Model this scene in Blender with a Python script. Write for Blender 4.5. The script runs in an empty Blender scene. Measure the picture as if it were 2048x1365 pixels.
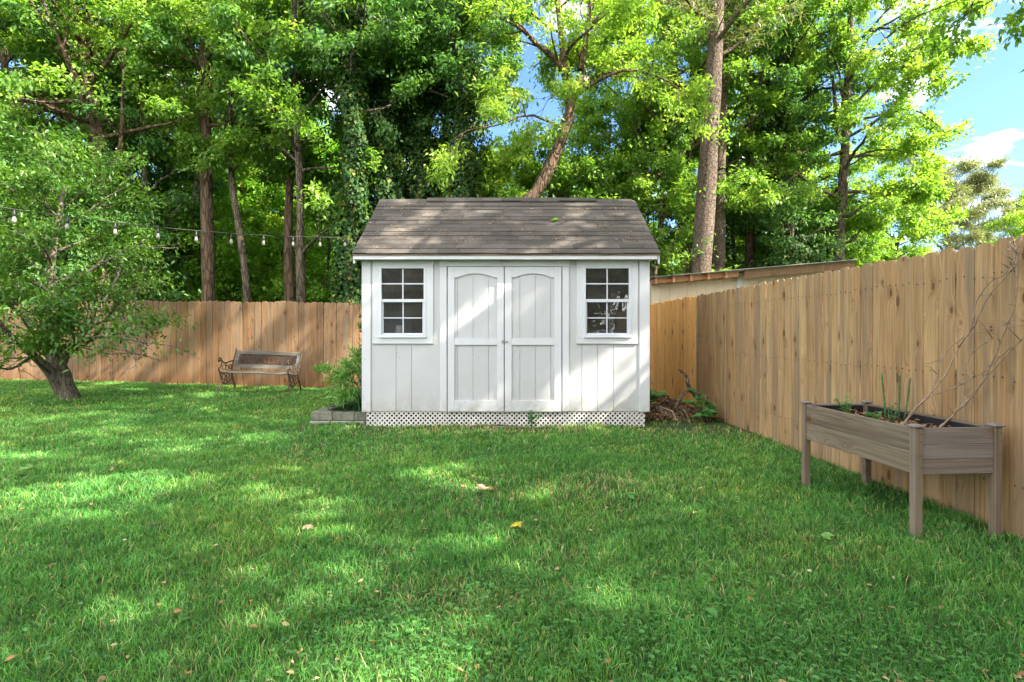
import bpy, math, random
import numpy as np
from mathutils import Vector, Matrix, Quaternion
R = math.radians
random.seed(7)
sc = bpy.context.scene
C = sc.collection

# ------------------------------------------------------------------ camera, sky, sun, exposure
F = 1100.0                    # focal length in pixels of the 2048 wide photograph
CAMZ = 1.24
HOR = 664.0
cam_d = bpy.data.cameras.new("camera")
cam = bpy.data.objects.new("camera", cam_d)
C.objects.link(cam)
cam.location = (0, 0, CAMZ)
cam.rotation_euler = (R(90), 0, 0)
cam_d.sensor_width = 36
cam_d.lens = F / 2048 * 36
cam_d.shift_y = -(682.5 - HOR) / 2048
cam_d.clip_start = 0.05
cam_d.clip_end = 3000
sc.camera = cam

SUN_EL, SUN_AZ = R(42), math.atan2(0.92, -0.39)     # azimuth measured from +Y towards +X
sdir = Vector((math.cos(SUN_EL) * math.sin(SUN_AZ), math.cos(SUN_EL) * math.cos(SUN_AZ), math.sin(SUN_EL)))
sun_d = bpy.data.lights.new("sun", 'SUN')
sun_d.energy = 4.4
sun_d.angle = R(0.55)
sun_d.color = (1.0, 0.93, 0.80)
sun = bpy.data.objects.new("sun", sun_d)
C.objects.link(sun)
sun.rotation_euler = sdir.to_track_quat('Z', 'Y').to_euler()

world = bpy.data.worlds.new("World")
sc.world = world
world.use_nodes = True
wn = world.node_tree
for n in list(wn.nodes):
    wn.nodes.remove(n)
def WN(t, **k):
    n = wn.nodes.new(t)
    for a, b in k.items():
        setattr(n, a, b)
    return n
sky = WN('ShaderNodeTexSky')
sky.sky_type = 'NISHITA'
sky.sun_disc = False
sky.sun_elevation = SUN_EL
sky.sun_rotation = SUN_AZ
sky.air_density = 1.0
sky.dust_density = 1.0
sky.ozone_density = 1.6
bg = WN('ShaderNodeBackground')
bg.inputs['Strength'].default_value = 0.15
wo = WN('ShaderNodeOutputWorld')
tc = WN('ShaderNodeTexCoord')
sep = WN('ShaderNodeSeparateXYZ')
wn.links.new(tc.outputs['Generated'], sep.inputs[0])
zz = WN('ShaderNodeMath', operation='MAXIMUM'); wn.links.new(sep.outputs[2], zz.inputs[0]); zz.inputs[1].default_value = 0.0
za = WN('ShaderNodeMath', operation='ADD'); wn.links.new(zz.outputs[0], za.inputs[0]); za.inputs[1].default_value = 0.12
dx = WN('ShaderNodeMath', operation='DIVIDE'); wn.links.new(sep.outputs[0], dx.inputs[0]); wn.links.new(za.outputs[0], dx.inputs[1])
dy = WN('ShaderNodeMath', operation='DIVIDE'); wn.links.new(sep.outputs[1], dy.inputs[0]); wn.links.new(za.outputs[0], dy.inputs[1])
cmb = WN('ShaderNodeCombineXYZ'); wn.links.new(dx.outputs[0], cmb.inputs[0]); wn.links.new(dy.outputs[0], cmb.inputs[1]); cmb.inputs[2].default_value = 8.2
cn = WN('ShaderNodeTexNoise'); cn.inputs['Scale'].default_value = 3.0; cn.inputs['Detail'].default_value = 7; cn.inputs['Roughness'].default_value = 0.52
wn.links.new(cmb.outputs[0], cn.inputs['Vector'])
cr = WN('ShaderNodeValToRGB')
cr.color_ramp.elements[0].position = 0.42; cr.color_ramp.elements[0].color = (0, 0, 0, 1)
cr.color_ramp.elements[1].position = 0.70; cr.color_ramp.elements[1].color = (1, 1, 1, 1)
# clouds broken up ahead; the closed deck behind is added as white fill light
yb = WN('ShaderNodeMath', operation='MULTIPLY_ADD'); wn.links.new(sep.outputs[1], yb.inputs[0]); yb.inputs[1].default_value = -0.145; wn.links.new(cn.outputs['Fac'], yb.inputs[2])
wn.links.new(yb.outputs[0], cr.inputs[0])
mx = WN('ShaderNodeMixRGB'); mx.inputs[2].default_value = (8.6, 8.4, 8.1, 1)
sk2 = WN('ShaderNodeMixRGB', blend_type='MULTIPLY'); sk2.inputs[0].default_value = 1.0; sk2.inputs[2].default_value = (0.32, 0.41, 0.53, 1)
wn.links.new(sky.outputs[0], sk2.inputs[1])
wn.links.new(cr.outputs[0], mx.inputs[0]); wn.links.new(sk2.outputs[0], mx.inputs[1])
wn.links.new(mx.outputs[0], bg.inputs['Color'])
wn.links.new(bg.outputs[0], wo.inputs[0])

sc.view_settings.view_transform = 'Standard'
sc.view_settings.look = 'None'
sc.view_settings.exposure = 2.42
sc.view_settings.gamma = 1.0
sc.render.engine = 'CYCLES'
sc.cycles.max_bounces = 10
sc.cycles.diffuse_bounces = 6
sc.cycles.glossy_bounces = 3
sc.cycles.transmission_bounces = 5
sc.cycles.transparent_max_bounces = 12
sc.cycles.caustics_reflective = False
sc.cycles.caustics_refractive = False
sc.cycles.use_adaptive_sampling = False
sc.cycles.adaptive_threshold = 0.02
sc.cycles.use_denoising = True
sc.cycles.sample_clamp_indirect = 6.0

# ------------------------------------------------------------------ helpers
def PX(px, Y):
    return (px - 1024) / F * Y
def PZ(py, Y):
    return CAMZ - (py - HOR) / F * Y
def PT(px, py, Y):
    return Vector((PX(px, Y), Y, PZ(py, Y)))
def sstep(a, b, x):
    t = np.clip((x - a) / (b - a), 0, 1)
    return t * t * (3 - 2 * t)
def gz(x, y):
    x = np.asarray(x, float); y = np.asarray(y, float)
    rise = (0.04 + 0.0145 * np.clip(-x - 3.27, 0, 14)) * sstep(-1.0, -4.5, x) * sstep(5.5, 11.3, y)
    bump = 0.012 * np.sin(x * 1.7 + 1.3) * np.sin(y * 1.3 + .4) + 0.008 * np.sin(x * 3.9 + y * 2.3)
    near = 1 - sstep(2.3, 2.9, x) * 0.6
    return rise + bump * near
def g1(x, y):
    return float(gz(x, y))

def tag(o, label=None, cat=None, group=None, kind=None):
    if label: o['label'] = label
    if cat: o['category'] = cat
    if group: o['group'] = group
    if kind: o['kind'] = kind
    return o
def thing(name, label, cat, loc=(0, 0, 0), rotz=0, group=None):
    o = bpy.data.objects.new(name, None)
    o.empty_display_size = 0.2
    C.objects.link(o)
    o.location = loc
    o.rotation_euler = (0, 0, rotz)
    return tag(o, label, cat, group)
def base_of(o):
    v = Vector((0, 0, 0))
    while o is not None:
        v += Vector(o.location)
        o = o.parent
    return v
def fast_mesh(name, V, F4=None, F3=None, attrs=None, smooth=False, faces_n=None):
    """V (n,3); F4 (m,4) quads; F3 (k,3) tris; attrs {name: per-vertex floats}"""
    me = bpy.data.meshes.new(name)
    V = np.asarray(V, np.float32)
    me.vertices.add(len(V))
    me.vertices.foreach_set('co', V.ravel())
    loops, starts, totals = [], [], []
    off = 0
    for Fa, k in ((F4, 4), (F3, 3)):
        if Fa is not None and len(Fa):
            Fa = np.asarray(Fa, np.int32)
            loops.append(Fa.ravel())
            starts.append(off + np.arange(len(Fa)) * k)
            totals.append(np.full(len(Fa), k))
            off += len(Fa) * k
    loops = np.concatenate(loops); starts = np.concatenate(starts); totals = np.concatenate(totals)
    me.loops.add(len(loops)); me.loops.foreach_set('vertex_index', loops.astype(np.int32))
    me.polygons.add(len(starts))
    me.polygons.foreach_set('loop_start', starts.astype(np.int32))
    me.polygons.foreach_set('loop_total', totals.astype(np.int32))
    if smooth:
        me.polygons.foreach_set('use_smooth', np.ones(len(starts), bool))
    for an, av in (attrs or {}).items():
        a = me.attributes.new(an, 'FLOAT', 'POINT')
        a.data.foreach_set('value', np.asarray(av, np.float32))
    me.update(calc_edges=True)
    return me
def link_mesh(name, me, mat, parent=None):
    o = bpy.data.objects.new(name, me)
    C.objects.link(o)
    if mat is not None:
        me.materials.append(mat)
    if parent is not None:
        o.parent = parent
    return o

class MB:
    """collects shapes for ONE mesh, in the coordinates given"""
    def __init__(s):
        s.v = []; s.f = []
    def add(s, vs, fs, M=None):
        b = len(s.v)
        if M is not None:
            vs = [M @ Vector(v) for v in vs]
        s.v += [tuple(v) for v in vs]
        s.f += [tuple(b + i for i in f) for f in fs]
        return s
    def box(s, x0, x1, y0, y1, z0, z1, M=None, ch=0.0):
        if ch > 0:
            return s.cbox(x0, x1, y0, y1, z0, z1, ch, M)
        vs = [(x, y, z) for x in (x0, x1) for y in (y0, y1) for z in (z0, z1)]
        fs = [(0, 1, 3, 2), (4, 6, 7, 5), (0, 4, 5, 1), (2, 3, 7, 6), (0, 2, 6, 4), (1, 5, 7, 3)]
        return s.add(vs, fs, M)
    def cbox(s, x0, x1, y0, y1, z0, z1, c, M=None):
        # box with chamfered edges
        b = {}
        vs = []
        for ix, x in enumerate((x0, x1)):
            for iy, y in enumerate((y0, y1)):
                for iz, z in enumerate((z0, z1)):
                    dxs = c if ix == 0 else -c; dys = c if iy == 0 else -c; dzs = c if iz == 0 else -c
                    for ax in range(3):
                        p = [x + dxs, y + dys, z + dzs]
                        p[ax] = (x, y, z)[ax]
                        b[(ix, iy, iz, ax)] = len(vs)
                        vs.append(tuple(p))
        fs = []
        q = [(0, 0), (1, 0), (1, 1), (0, 1)]
        for ax in range(3):
            o = [i for i in range(3) if i != ax]
            for sd in (0, 1):
                f = []
                for (a, bb) in q:
                    k = [0, 0, 0]; k[ax] = sd; k[o[0]] = a; k[o[1]] = bb
                    f.append(b[(k[0], k[1], k[2], ax)])
                fs.append(tuple(f))
        for ax in range(3):          # edges along ax
            o = [i for i in range(3) if i != ax]
            for a in (0, 1):
                for bb in (0, 1):
                    k0 = [0, 0, 0]; k1 = [0, 0, 0]
                    k0[ax] = 0; k1[ax] = 1
                    for k in (k0, k1):
                        k[o[0]] = a; k[o[1]] = bb
                    fs.append((b[(*k0, o[0])], b[(*k1, o[0])], b[(*k1, o[1])], b[(*k0, o[1])]))
        for ix in (0, 1):
            for iy in (0, 1):
                for iz in (0, 1):
                    fs.append(tuple(b[(ix, iy, iz, ax)] for ax in range(3)))
        return s.add(vs, fs, M)
    def prism(s, poly, d0, d1, axis='y', M=None):
        """outline (a,b) extruded: axis y -> (a,d,b); x -> (d,a,b); z -> (a,b,d)"""
        f = {'y': lambda a, b, d: (a, d, b), 'x': lambda a, b, d: (d, a, b), 'z': lambda a, b, d: (a, b, d)}[axis]
        n = len(poly)
        vs = [f(a, b, d0) for a, b in poly] + [f(a, b, d1) for a, b in poly]
        fs = [tuple(range(n)), tuple(range(2 * n - 1, n - 1, -1))]
        fs += [(i, (i + 1) % n, n + (i + 1) % n, n + i) for i in range(n)]
        return s.add(vs, fs, M)
    def tube(s, pts, r, sides=8, M=None, cap=True):
        pts = [Vector(p) for p in pts]
        n = len(pts)
        rr = r if hasattr(r, '__len__') else [r] * n
        vs = []; fs = []
        up = None
        for i in range(n):
            t = (pts[min(i + 1, n - 1)] - pts[max(i - 1, 0)])
            if t.length < 1e-9: t = Vector((0, 0, 1))
            t.normalize()
            if up is None:
                up = Vector((0, 0, 1)) if abs(t.z) < 0.9 else Vector((1, 0, 0))
            a = t.cross(up)
            if a.length < 1e-5: a = t.cross(Vector((0, 1, 0)))
            a.normalize()
            b = a.cross(t); up = b
            for k in range(sides):
                th = 2 * math.pi * k / sides
                vs.append(pts[i] + (a * math.cos(th) + b * math.sin(th)) * rr[i])
        for i in range(n - 1):
            for k in range(sides):
                k2 = (k + 1) % sides
                fs.append((i * sides + k, i * sides + k2, (i + 1) * sides + k2, (i + 1) * sides + k))
        if cap:
            fs.append(tuple(range(sides - 1, -1, -1)))
            fs.append(tuple((n - 1) * sides + k for k in range(sides)))
        return s.add(vs, fs, M)
    def lathe(s, prof, cx, cy, sides=16, M=None):
        vs = []; fs = []
        for r_, z in prof:
            for k in range(sides):
                a = 2 * math.pi * k / sides
                vs.append((cx + r_ * math.cos(a), cy + r_ * math.sin(a), z))
        for i in range(len(prof) - 1):
            for k in range(sides):
                k2 = (k + 1) % sides
                fs.append((i * sides + k, i * sides + k2, (i + 1) * sides + k2, (i + 1) * sides + k))
        fs.append(tuple(range(sides - 1, -1, -1)))
        fs.append(tuple((len(prof) - 1) * sides + k for k in range(sides)))
        return s.add(vs, fs, M)
    def build(s, name, mat, parent=None, smooth=False, local=False):
        me = bpy.data.meshes.new(name)
        off = Vector((0, 0, 0)) if (parent is None or local) else base_of(parent)
        me.from_pydata([(v[0] - off.x, v[1] - off.y, v[2] - off.z) for v in s.v], [], s.f)
        bm_fix(me)
        if smooth:
            me.polygons.foreach_set('use_smooth', [True] * len(me.polygons))
        return link_mesh(name, me, mat, parent)
import bmesh
def bm_fix(me):
    bm = bmesh.new(); bm.from_mesh(me)
    bmesh.ops.recalc_face_normals(bm, faces=bm.faces)
    bm.to_mesh(me); bm.free()
def recenter(o, p):
    """move a top-level mesh's origin to p"""
    p = Vector(p)
    o.data.transform(Matrix.Translation(-p))
    o.location = p
    return o
def copy_tree(o, parent=None):
    c = o.copy(); C.objects.link(c); c.parent = parent
    for ch in list(o.children):
        copy_tree(ch, c)
    return c

# ------------------------------------------------------------------ materials
def new_mat(name):
    m = bpy.data.materials.new(name); m.use_nodes = True
    nt = m.node_tree
    for n in list(nt.nodes): nt.nodes.remove(n)
    out = nt.nodes.new('ShaderNodeOutputMaterial')
    return m, nt, out
class NT:
    def __init__(s, nt): s.nt = nt
    def n(s, t, **k):
        nd = s.nt.nodes.new(t)
        for a, b in k.items():
            if a.startswith('i_'):
                nd.inputs[a[2:].replace('_', ' ')].default_value = b
            else: setattr(nd, a, b)
        return nd
    def l(s, a, b): s.nt.links.new(a, b)
    def math(s, op, a, b=None, c=None, clamp=False):
        nd = s.nt.nodes.new('ShaderNodeMath'); nd.operation = op; nd.use_clamp = clamp
        for i, v in enumerate((a, b, c)):
            if v is None: continue
            if hasattr(v, 'links'): s.l(v, nd.inputs[i])
            else: nd.inputs[i].default_value = v
        return nd.outputs[0]
    def mix(s, fac, a, b, mode='MIX'):
        nd = s.nt.nodes.new('ShaderNodeMixRGB'); nd.blend_type = mode
        for i, v in enumerate((fac, a, b)):
            if hasattr(v, 'links'): s.l(v, nd.inputs[i])
            else: nd.inputs[i].default_value = v if i == 0 else (*v[:3], 1)
        return nd.outputs[0]
    def ramp(s, fac, stops, interp='LINEAR'):
        nd = s.nt.nodes.new('ShaderNodeValToRGB'); cr = nd.color_ramp; cr.interpolation = interp
        while len(cr.elements) < len(stops): cr.elements.new(0.5)
        for e, (p, c) in zip(cr.elements, stops):
            e.position = p; e.color = (*c[:3], 1) if hasattr(c, '__len__') else (c, c, c, 1)
        s.l(fac, nd.inputs[0]); return nd.outputs[0]
    def noise(s, vec, scale, detail=4, rough=0.55, dist=0.0, dim='3D'):
        nd = s.nt.nodes.new('ShaderNodeTexNoise'); nd.noise_dimensions = dim
        nd.inputs['Scale'].default_value = scale; nd.inputs['Detail'].default_value = detail
        nd.inputs['Roughness'].default_value = rough; nd.inputs['Distortion'].default_value = dist
        if vec is not None: s.l(vec, nd.inputs['Vector'])
        return nd.outputs['Fac']
    def scaled(s, vec, sc3, off=None):
        nd = s.nt.nodes.new('ShaderNodeVectorMath'); nd.operation = 'MULTIPLY'
        s.l(vec, nd.inputs[0]); nd.inputs[1].default_value = sc3
        o = nd.outputs[0]
        if off is not None:
            n2 = s.nt.nodes.new('ShaderNodeVectorMath'); n2.operation = 'ADD'
            s.l(o, n2.inputs[0])
            if hasattr(off, 'links'): s.l(off, n2.inputs[1])
            else: n2.inputs[1].default_value = off
            o = n2.outputs[0]
        return o
    def bsdf(s, col, rough=0.6, bump=None, bs=0.3, bd=0.01, metal=0.0, spec=0.5):
        p = s.nt.nodes.new('ShaderNodeBsdfPrincipled')
        for k, v in (('Base Color', col), ('Roughness', rough), ('Metallic', metal), ('Specular IOR Level', spec)):
            if hasattr(v, 'links'): s.l(v, p.inputs[k])
            else: p.inputs[k].default_value = (*v[:3], 1) if k == 'Base Color' else v
        if bump is not None:
            b = s.nt.nodes.new('ShaderNodeBump'); b.inputs['Strength'].default_value = bs; b.inputs['Distance'].default_value = bd
            s.l(bump, b.inputs['Height']); s.l(b.outputs[0], p.inputs['Normal'])
        return p

def simple(name, col, rough=0.6, var=0.15, scale=8, metal=0.0, bs=0.2, spec=0.5, stretch=(1, 1, 1)):
    m, nt, out = new_mat(name); g = NT(nt)
    co = g.n('ShaderNodeTexCoord').outputs['Object']
    v = g.scaled(co, stretch)
    nz = g.noise(v, scale, 5)
    lo = tuple(c * (1 - var) for c in col); hi = tuple(min(1, c * (1 + var)) for c in col)
    c = g.ramp(nz, [(0.3, lo), (0.7, hi)])
    p = g.bsdf(c, rough, nz, bs, 0.01, metal, spec)
    g.l(p.outputs[0], out.inputs[0]); return m

def leaf_mat(name, cols, trans=0.45, tcol_gain=(1.3, 1.35, 0.5), rough=0.45, spec=0.35):
    """cols: list of colours picked by the per-leaf 'tint' value"""
    m, nt, out = new_mat(name); g = NT(nt)
    a = g.n('ShaderNodeAttribute', attribute_name='tint')
    stops = [(i / (len(cols) - 1), c) for i, c in enumerate(cols)]
    c = g.ramp(a.outputs['Fac'], stops)
    p = g.bsdf(c, rough, spec=spec)
    t = g.n('ShaderNodeBsdfTranslucent')
    tc_ = g.mix(1.0, c, tcol_gain, 'MULTIPLY')
    g.l(tc_, t.inputs[0])
    mxs = g.n('ShaderNodeMixShader'); mxs.inputs[0].default_value = trans
    g.l(p.outputs[0], mxs.inputs[1]); g.l(t.outputs[0], mxs.inputs[2])
    g.l(mxs.outputs[0], out.inputs[0]); return m

def bark_mat(name, dark, light, scale=9, stretch=(1, 1, 0.25), bs=0.9):
    m, nt, out = new_mat(name); g = NT(nt)
    co = g.n('ShaderNodeTexCoord').outputs['Object']
    v = g.scaled(co, stretch)
    vor = g.n('ShaderNodeTexVoronoi', feature='DISTANCE_TO_EDGE'); vor.inputs['Scale'].default_value = scale
    nz = g.noise(v, scale * 1.6, 6, 0.65)
    mixv = g.n('ShaderNodeVectorMath', operation='ADD')
    sc_ = g.n('ShaderNodeVectorMath', operation='SCALE'); sc_.inputs['Scale'].default_value = 0.15
    cn_ = g.n('ShaderNodeTexNoise'); cn_.inputs['Scale'].default_value = scale; g.l(v, cn_.inputs['Vector'])
    g.l(cn_.outputs['Color'], sc_.inputs[0]); g.l(v, mixv.inputs[0]); g.l(sc_.outputs[0], mixv.inputs[1])
    g.l(mixv.outputs[0], vor.inputs['Vector'])
    e = g.ramp(vor.outputs['Distance'], [(0.0, 0), (0.16, 1)])
    h = g.math('MULTIPLY', e, g.math('ADD', nz, 0.4))
    big = g.noise(co, 1.3, 3)
    c = g.ramp(h, [(0.05, tuple(x * 0.35 for x in dark)), (0.35, dark), (0.85, light)])
    c = g.mix(g.ramp(big, [(0.4, 0.0), (0.65, 0.55)]), c, tuple(x * 1.25 for x in light), 'MIX')
    p = g.bsdf(c, 0.9, h, bs, 0.03, spec=0.2)
    g.l(p.outputs[0], out.inputs[0]); return m

def wood_mat(name, cols, grain=0.35, knots=True, along='Z', rough=0.8, grey=None, gfac=0.5, stain=None, base_dark=False):
    """weathered boards; each loose board of the mesh gets its own tone and grain"""
    m, nt, out = new_mat(name); g = NT(nt)
    co = g.n('ShaderNodeTexCoord').outputs['Object']
    rnd = g.n('ShaderNodeNewGeometry').outputs['Random Per Island']
    s3 = g.n('ShaderNodeSeparateXYZ'); g.l(co, s3.inputs[0])
    X, Y, Z = s3.outputs
    if along == 'Z': u = g.math('ADD', X, Y); w = Z
    elif along == 'X': u = g.math('ADD', Z, Y); w = X
    else: u = g.math('ADD', Z, X); w = Y
    off = g.math('MULTIPLY', rnd, 61.7)
    # knots
    uk = g.math('ADD', g.math('MULTIPLY', u, 5.2), off)
    wk = g.math('ADD', g.math('MULTIPLY', w, 2.3), off)
    ck = g.n('ShaderNodeCombineXYZ'); g.l(uk, ck.inputs[0]); g.l(wk, ck.inputs[1])
    vo = g.n('ShaderNodeTexVoronoi', voronoi_dimensions='2D'); vo.inputs['Scale'].default_value = 1.0
    g.l(ck.outputs[0], vo.inputs['Vector'])
    d = vo.outputs['Distance']
    cs = g.n('ShaderNodeSeparateColor'); g.l(vo.outputs['Color'], cs.inputs[0])
    size = g.math('MULTIPLY', g.math('MAXIMUM', g.math('SUBTRACT', cs.outputs[0], 0.35), 0.0), 0.16)
    infl = g.math('SUBTRACT', 1.0, g.math('MULTIPLY', d, 3.0, clamp=True), clamp=True)
    infl = g.math('MULTIPLY', infl, infl)
    # grain
    uu = g.math('ADD', g.math('ADD', g.math('MULTIPLY', u, 34.0), off), g.math('MULTIPLY', infl, 2.6))
    ww = g.math('ADD', g.math('MULTIPLY', w, 1.1), off)
    cg = g.n('ShaderNodeCombineXYZ'); g.l(uu, cg.inputs[0]); g.l(ww, cg.inputs[1])
    gr = g.noise(cg.outputs[0], 1.6, 5, 0.6, 0.6)
    cg2 = g.n('ShaderNodeCombineXYZ'); g.l(g.math('MULTIPLY', uu, 0.22), cg2.inputs[0]); g.l(g.math('MULTIPLY', ww, 0.9), cg2.inputs[1])
    br = g.noise(cg2.outputs[0], 1.0, 3, 0.5)
    stops = [(i / (len(cols) - 1), c) for i, c in enumerate(cols)]
    c = g.ramp(rnd, stops)
    lo = 1 - grain
    c = g.mix(1.0, c, g.ramp(gr, [(0.32, lo), (0.62, 1.15)]), 'MULTIPLY')
    c = g.mix(g.ramp(br, [(0.45, 0.0), (0.68, 0.5)]), c, g.mix(1.0, c, (0.72, 0.60, 0.48), 'MULTIPLY'))
    if grey is not None:
        cg3 = g.n('ShaderNodeCombineXYZ'); g.l(g.math('ADD', g.math('MULTIPLY', u, 11.0), off), cg3.inputs[0]); g.l(g.math('ADD', g.math('MULTIPLY', w, 0.5), off), cg3.inputs[1])
        st = g.noise(cg3.outputs[0], 1.0, 4, 0.6)
        gf = g.math('MULTIPLY', g.ramp(g.math('ADD', st, g.math('MULTIPLY', g.math('FRACT', g.math('MULTIPLY', rnd, 17.3)), 0.16)), [(0.56, 0.0), (0.72, 1.0)]), gfac)
        c = g.mix(gf, c, grey)
    if knots:
        kmask = g.math('LESS_THAN', d, size)
        soft = g.math('SUBTRACT', 1.0, g.math('DIVIDE', d, g.math('ADD', g.math('MULTIPLY', size, 3.2), 0.0001)), clamp=True)
        has = g.math('GREATER_THAN', size, 0.004)
        c = g.mix(g.math('MULTIPLY', g.math('MULTIPLY', soft, has), 0.55), c, (0.16, 0.07, 0.025))
        c = g.mix(g.math('MULTIPLY', kmask, 0.7), c, (0.07, 0.032, 0.014))
    if stain is not None:      # damp red-brown foot of the boards
        zf = g.math('ADD', Z, g.math('MULTIPLY', g.noise(co, 2.2, 3), 0.25))
        c = g.mix(g.ramp(zf, [(0.25, 0.75), (0.55, 0.0)]), c, g.mix(1.0, c, stain, 'MULTIPLY'))
    p = g.bsdf(c, rough, gr, 0.25, 0.004, spec=0.25)
    g.l(p.outputs[0], out.inputs[0]); return m

M = {}
M['fence'] = wood_mat('fence_wood', [(0.2321, 0.1279, 0.0618), (0.2867, 0.1663, 0.0823), (0.1911, 0.1087, 0.0559), (0.314, 0.1919, 0.1), (0.2526, 0.1503, 0.0765)], 0.38, grey=(0.20, 0.15, 0.105), gfac=0.55, stain=(0.80, 0.60, 0.46))
M['fence_side'] = wood_mat('side_fence_wood', [(0.3404, 0.2068, 0.092), (0.3772, 0.2376, 0.108), (0.3174, 0.1936, 0.0896), (0.4048, 0.264, 0.124), (0.3588, 0.2244, 0.104)], 0.38, grey=(0.17, 0.13, 0.085), gfac=0.65)
M['fence_lit'] = wood_mat('lit_orange_fence_wood', [(0.7, 0.36, 0.12), (0.78, 0.43, 0.15), (0.64, 0.33, 0.11)], 0.2)  # orange of bounced sunlight put into the board colour
M['planter'] = wood_mat('planter_wood', [(0.17, 0.136, 0.0935), (0.1997, 0.1573, 0.1062), (0.1573, 0.1232, 0.085)], 0.35, along='Y', grey=(0.085, 0.062, 0.042), gfac=0.9)
M['planter_x'] = wood_mat('planter_end_wood', [(0.187, 0.153, 0.132), (0.204, 0.17, 0.1452)], 0.35, along='X', grey=(0.19, 0.17, 0.155), gfac=0.8)
M['planter_z'] = wood_mat('planter_leg_wood', [(0.20, 0.155, 0.11), (0.18, 0.14, 0.10)], 0.35, along='Z', grey=(0.14, 0.12, 0.10), gfac=0.6)
M['bench_wood'] = wood_mat('bench_slat_wood', [(0.0994, 0.0878, 0.0702), (0.1229, 0.1112, 0.0936)], 0.3, knots=False, along='X', grey=(0.22, 0.22, 0.21), gfac=0.8)
M['iron'] = simple('rusty_cast_iron', (0.085, 0.055, 0.038), 0.65, 0.5, 30, 0.4, 0.4)
M['iron_panel'] = simple('bronze_scroll_iron', (0.11, 0.055, 0.028), 0.6, 0.5, 25, 0.3, 0.4)
M['bark_brown'] = bark_mat('brown_bark', (0.08, 0.05, 0.032), (0.15, 0.10, 0.066), 9)
M['bark_grey'] = bark_mat('grey_bark', (0.085, 0.07, 0.05), (0.145, 0.12, 0.09), 14, bs=0.5)
M['bark_dark'] = bark_mat('dark_bark', (0.07, 0.052, 0.038), (0.15, 0.115, 0.085), 12)
M['bark_pale'] = bark_mat('pale_bark', (0.26, 0.20, 0.15), (0.44, 0.37, 0.29), 10)
M['bark_pine'] = bark_mat('pine_plate_bark', (0.095, 0.066, 0.05), (0.165, 0.122, 0.095), 15, (1, 1, 0.5), 0.7)
M['leaf_maple'] = leaf_mat('maple_leaf', [(0.0894, 0.182, 0.0445), (0.1381, 0.273, 0.0494), (0.2113, 0.351, 0.0617), (0.325, 0.429, 0.0864)], 0.5)
M['leaf_bright'] = leaf_mat('sunny_leaf', [(0.1404, 0.264, 0.048), (0.2028, 0.348, 0.06), (0.2808, 0.408, 0.072), (0.4212, 0.48, 0.12)], 0.55)
M['leaf_mid'] = leaf_mat('hickory_leaf', [(0.0588, 0.154, 0.0504), (0.0924, 0.217, 0.063), (0.1344, 0.266, 0.0756), (0.2016, 0.322, 0.1008)], 0.42)
M['leaf_far'] = leaf_mat('sunlit_far_leaf', [(0.16, 0.34, 0.04), (0.22, 0.42, 0.05), (0.30, 0.48, 0.07)], 0.5)  # sunlit brightness put into the leaf colour for the darker depths
M['leaf_ivy'] = leaf_mat('ivy_leaf', [(0.014,0.045,0.010),(0.022,0.065,0.014),(0.03,0.085,0.018),(0.04,0.10,0.02),(0.035,0.09,0.02),(0.03,0.08,0.018),(0.05,0.12,0.02),(0.20,0.20,0.03)], 0.3, rough=0.55, spec=0.2)
M['leaf_yard'] = leaf_mat('magnolia_leaf', [(0.035, 0.10, 0.015), (0.06, 0.155, 0.02), (0.105, 0.21, 0.026), (0.20, 0.31, 0.045)], 0.42, rough=0.4, spec=0.45)
M['leaf_pine'] = leaf_mat('pine_needle', [(0.17, 0.20, 0.10), (0.23, 0.26, 0.13), (0.30, 0.31, 0.16), (0.36, 0.36, 0.2)], 0.25)  # needle colour lightened, with distance haze mixed into it
M['leaf_shrub'] = leaf_mat('shrub_leaf', [(0.08, 0.22, 0.04), (0.13, 0.30, 0.06), (0.20, 0.40, 0.10), (0.30, 0.48, 0.16)], 0.4)
M['leaf_broad'] = leaf_mat('broad_weed_leaf', [(0.05, 0.17, 0.04), (0.075, 0.24, 0.055), (0.11, 0.30, 0.07)], 0.4)
M['leaf_dark_blade'] = leaf_mat('dark_blade_leaf', [(0.012, 0.045, 0.014), (0.02, 0.07, 0.02), (0.035, 0.10, 0.03)], 0.25)

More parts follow.
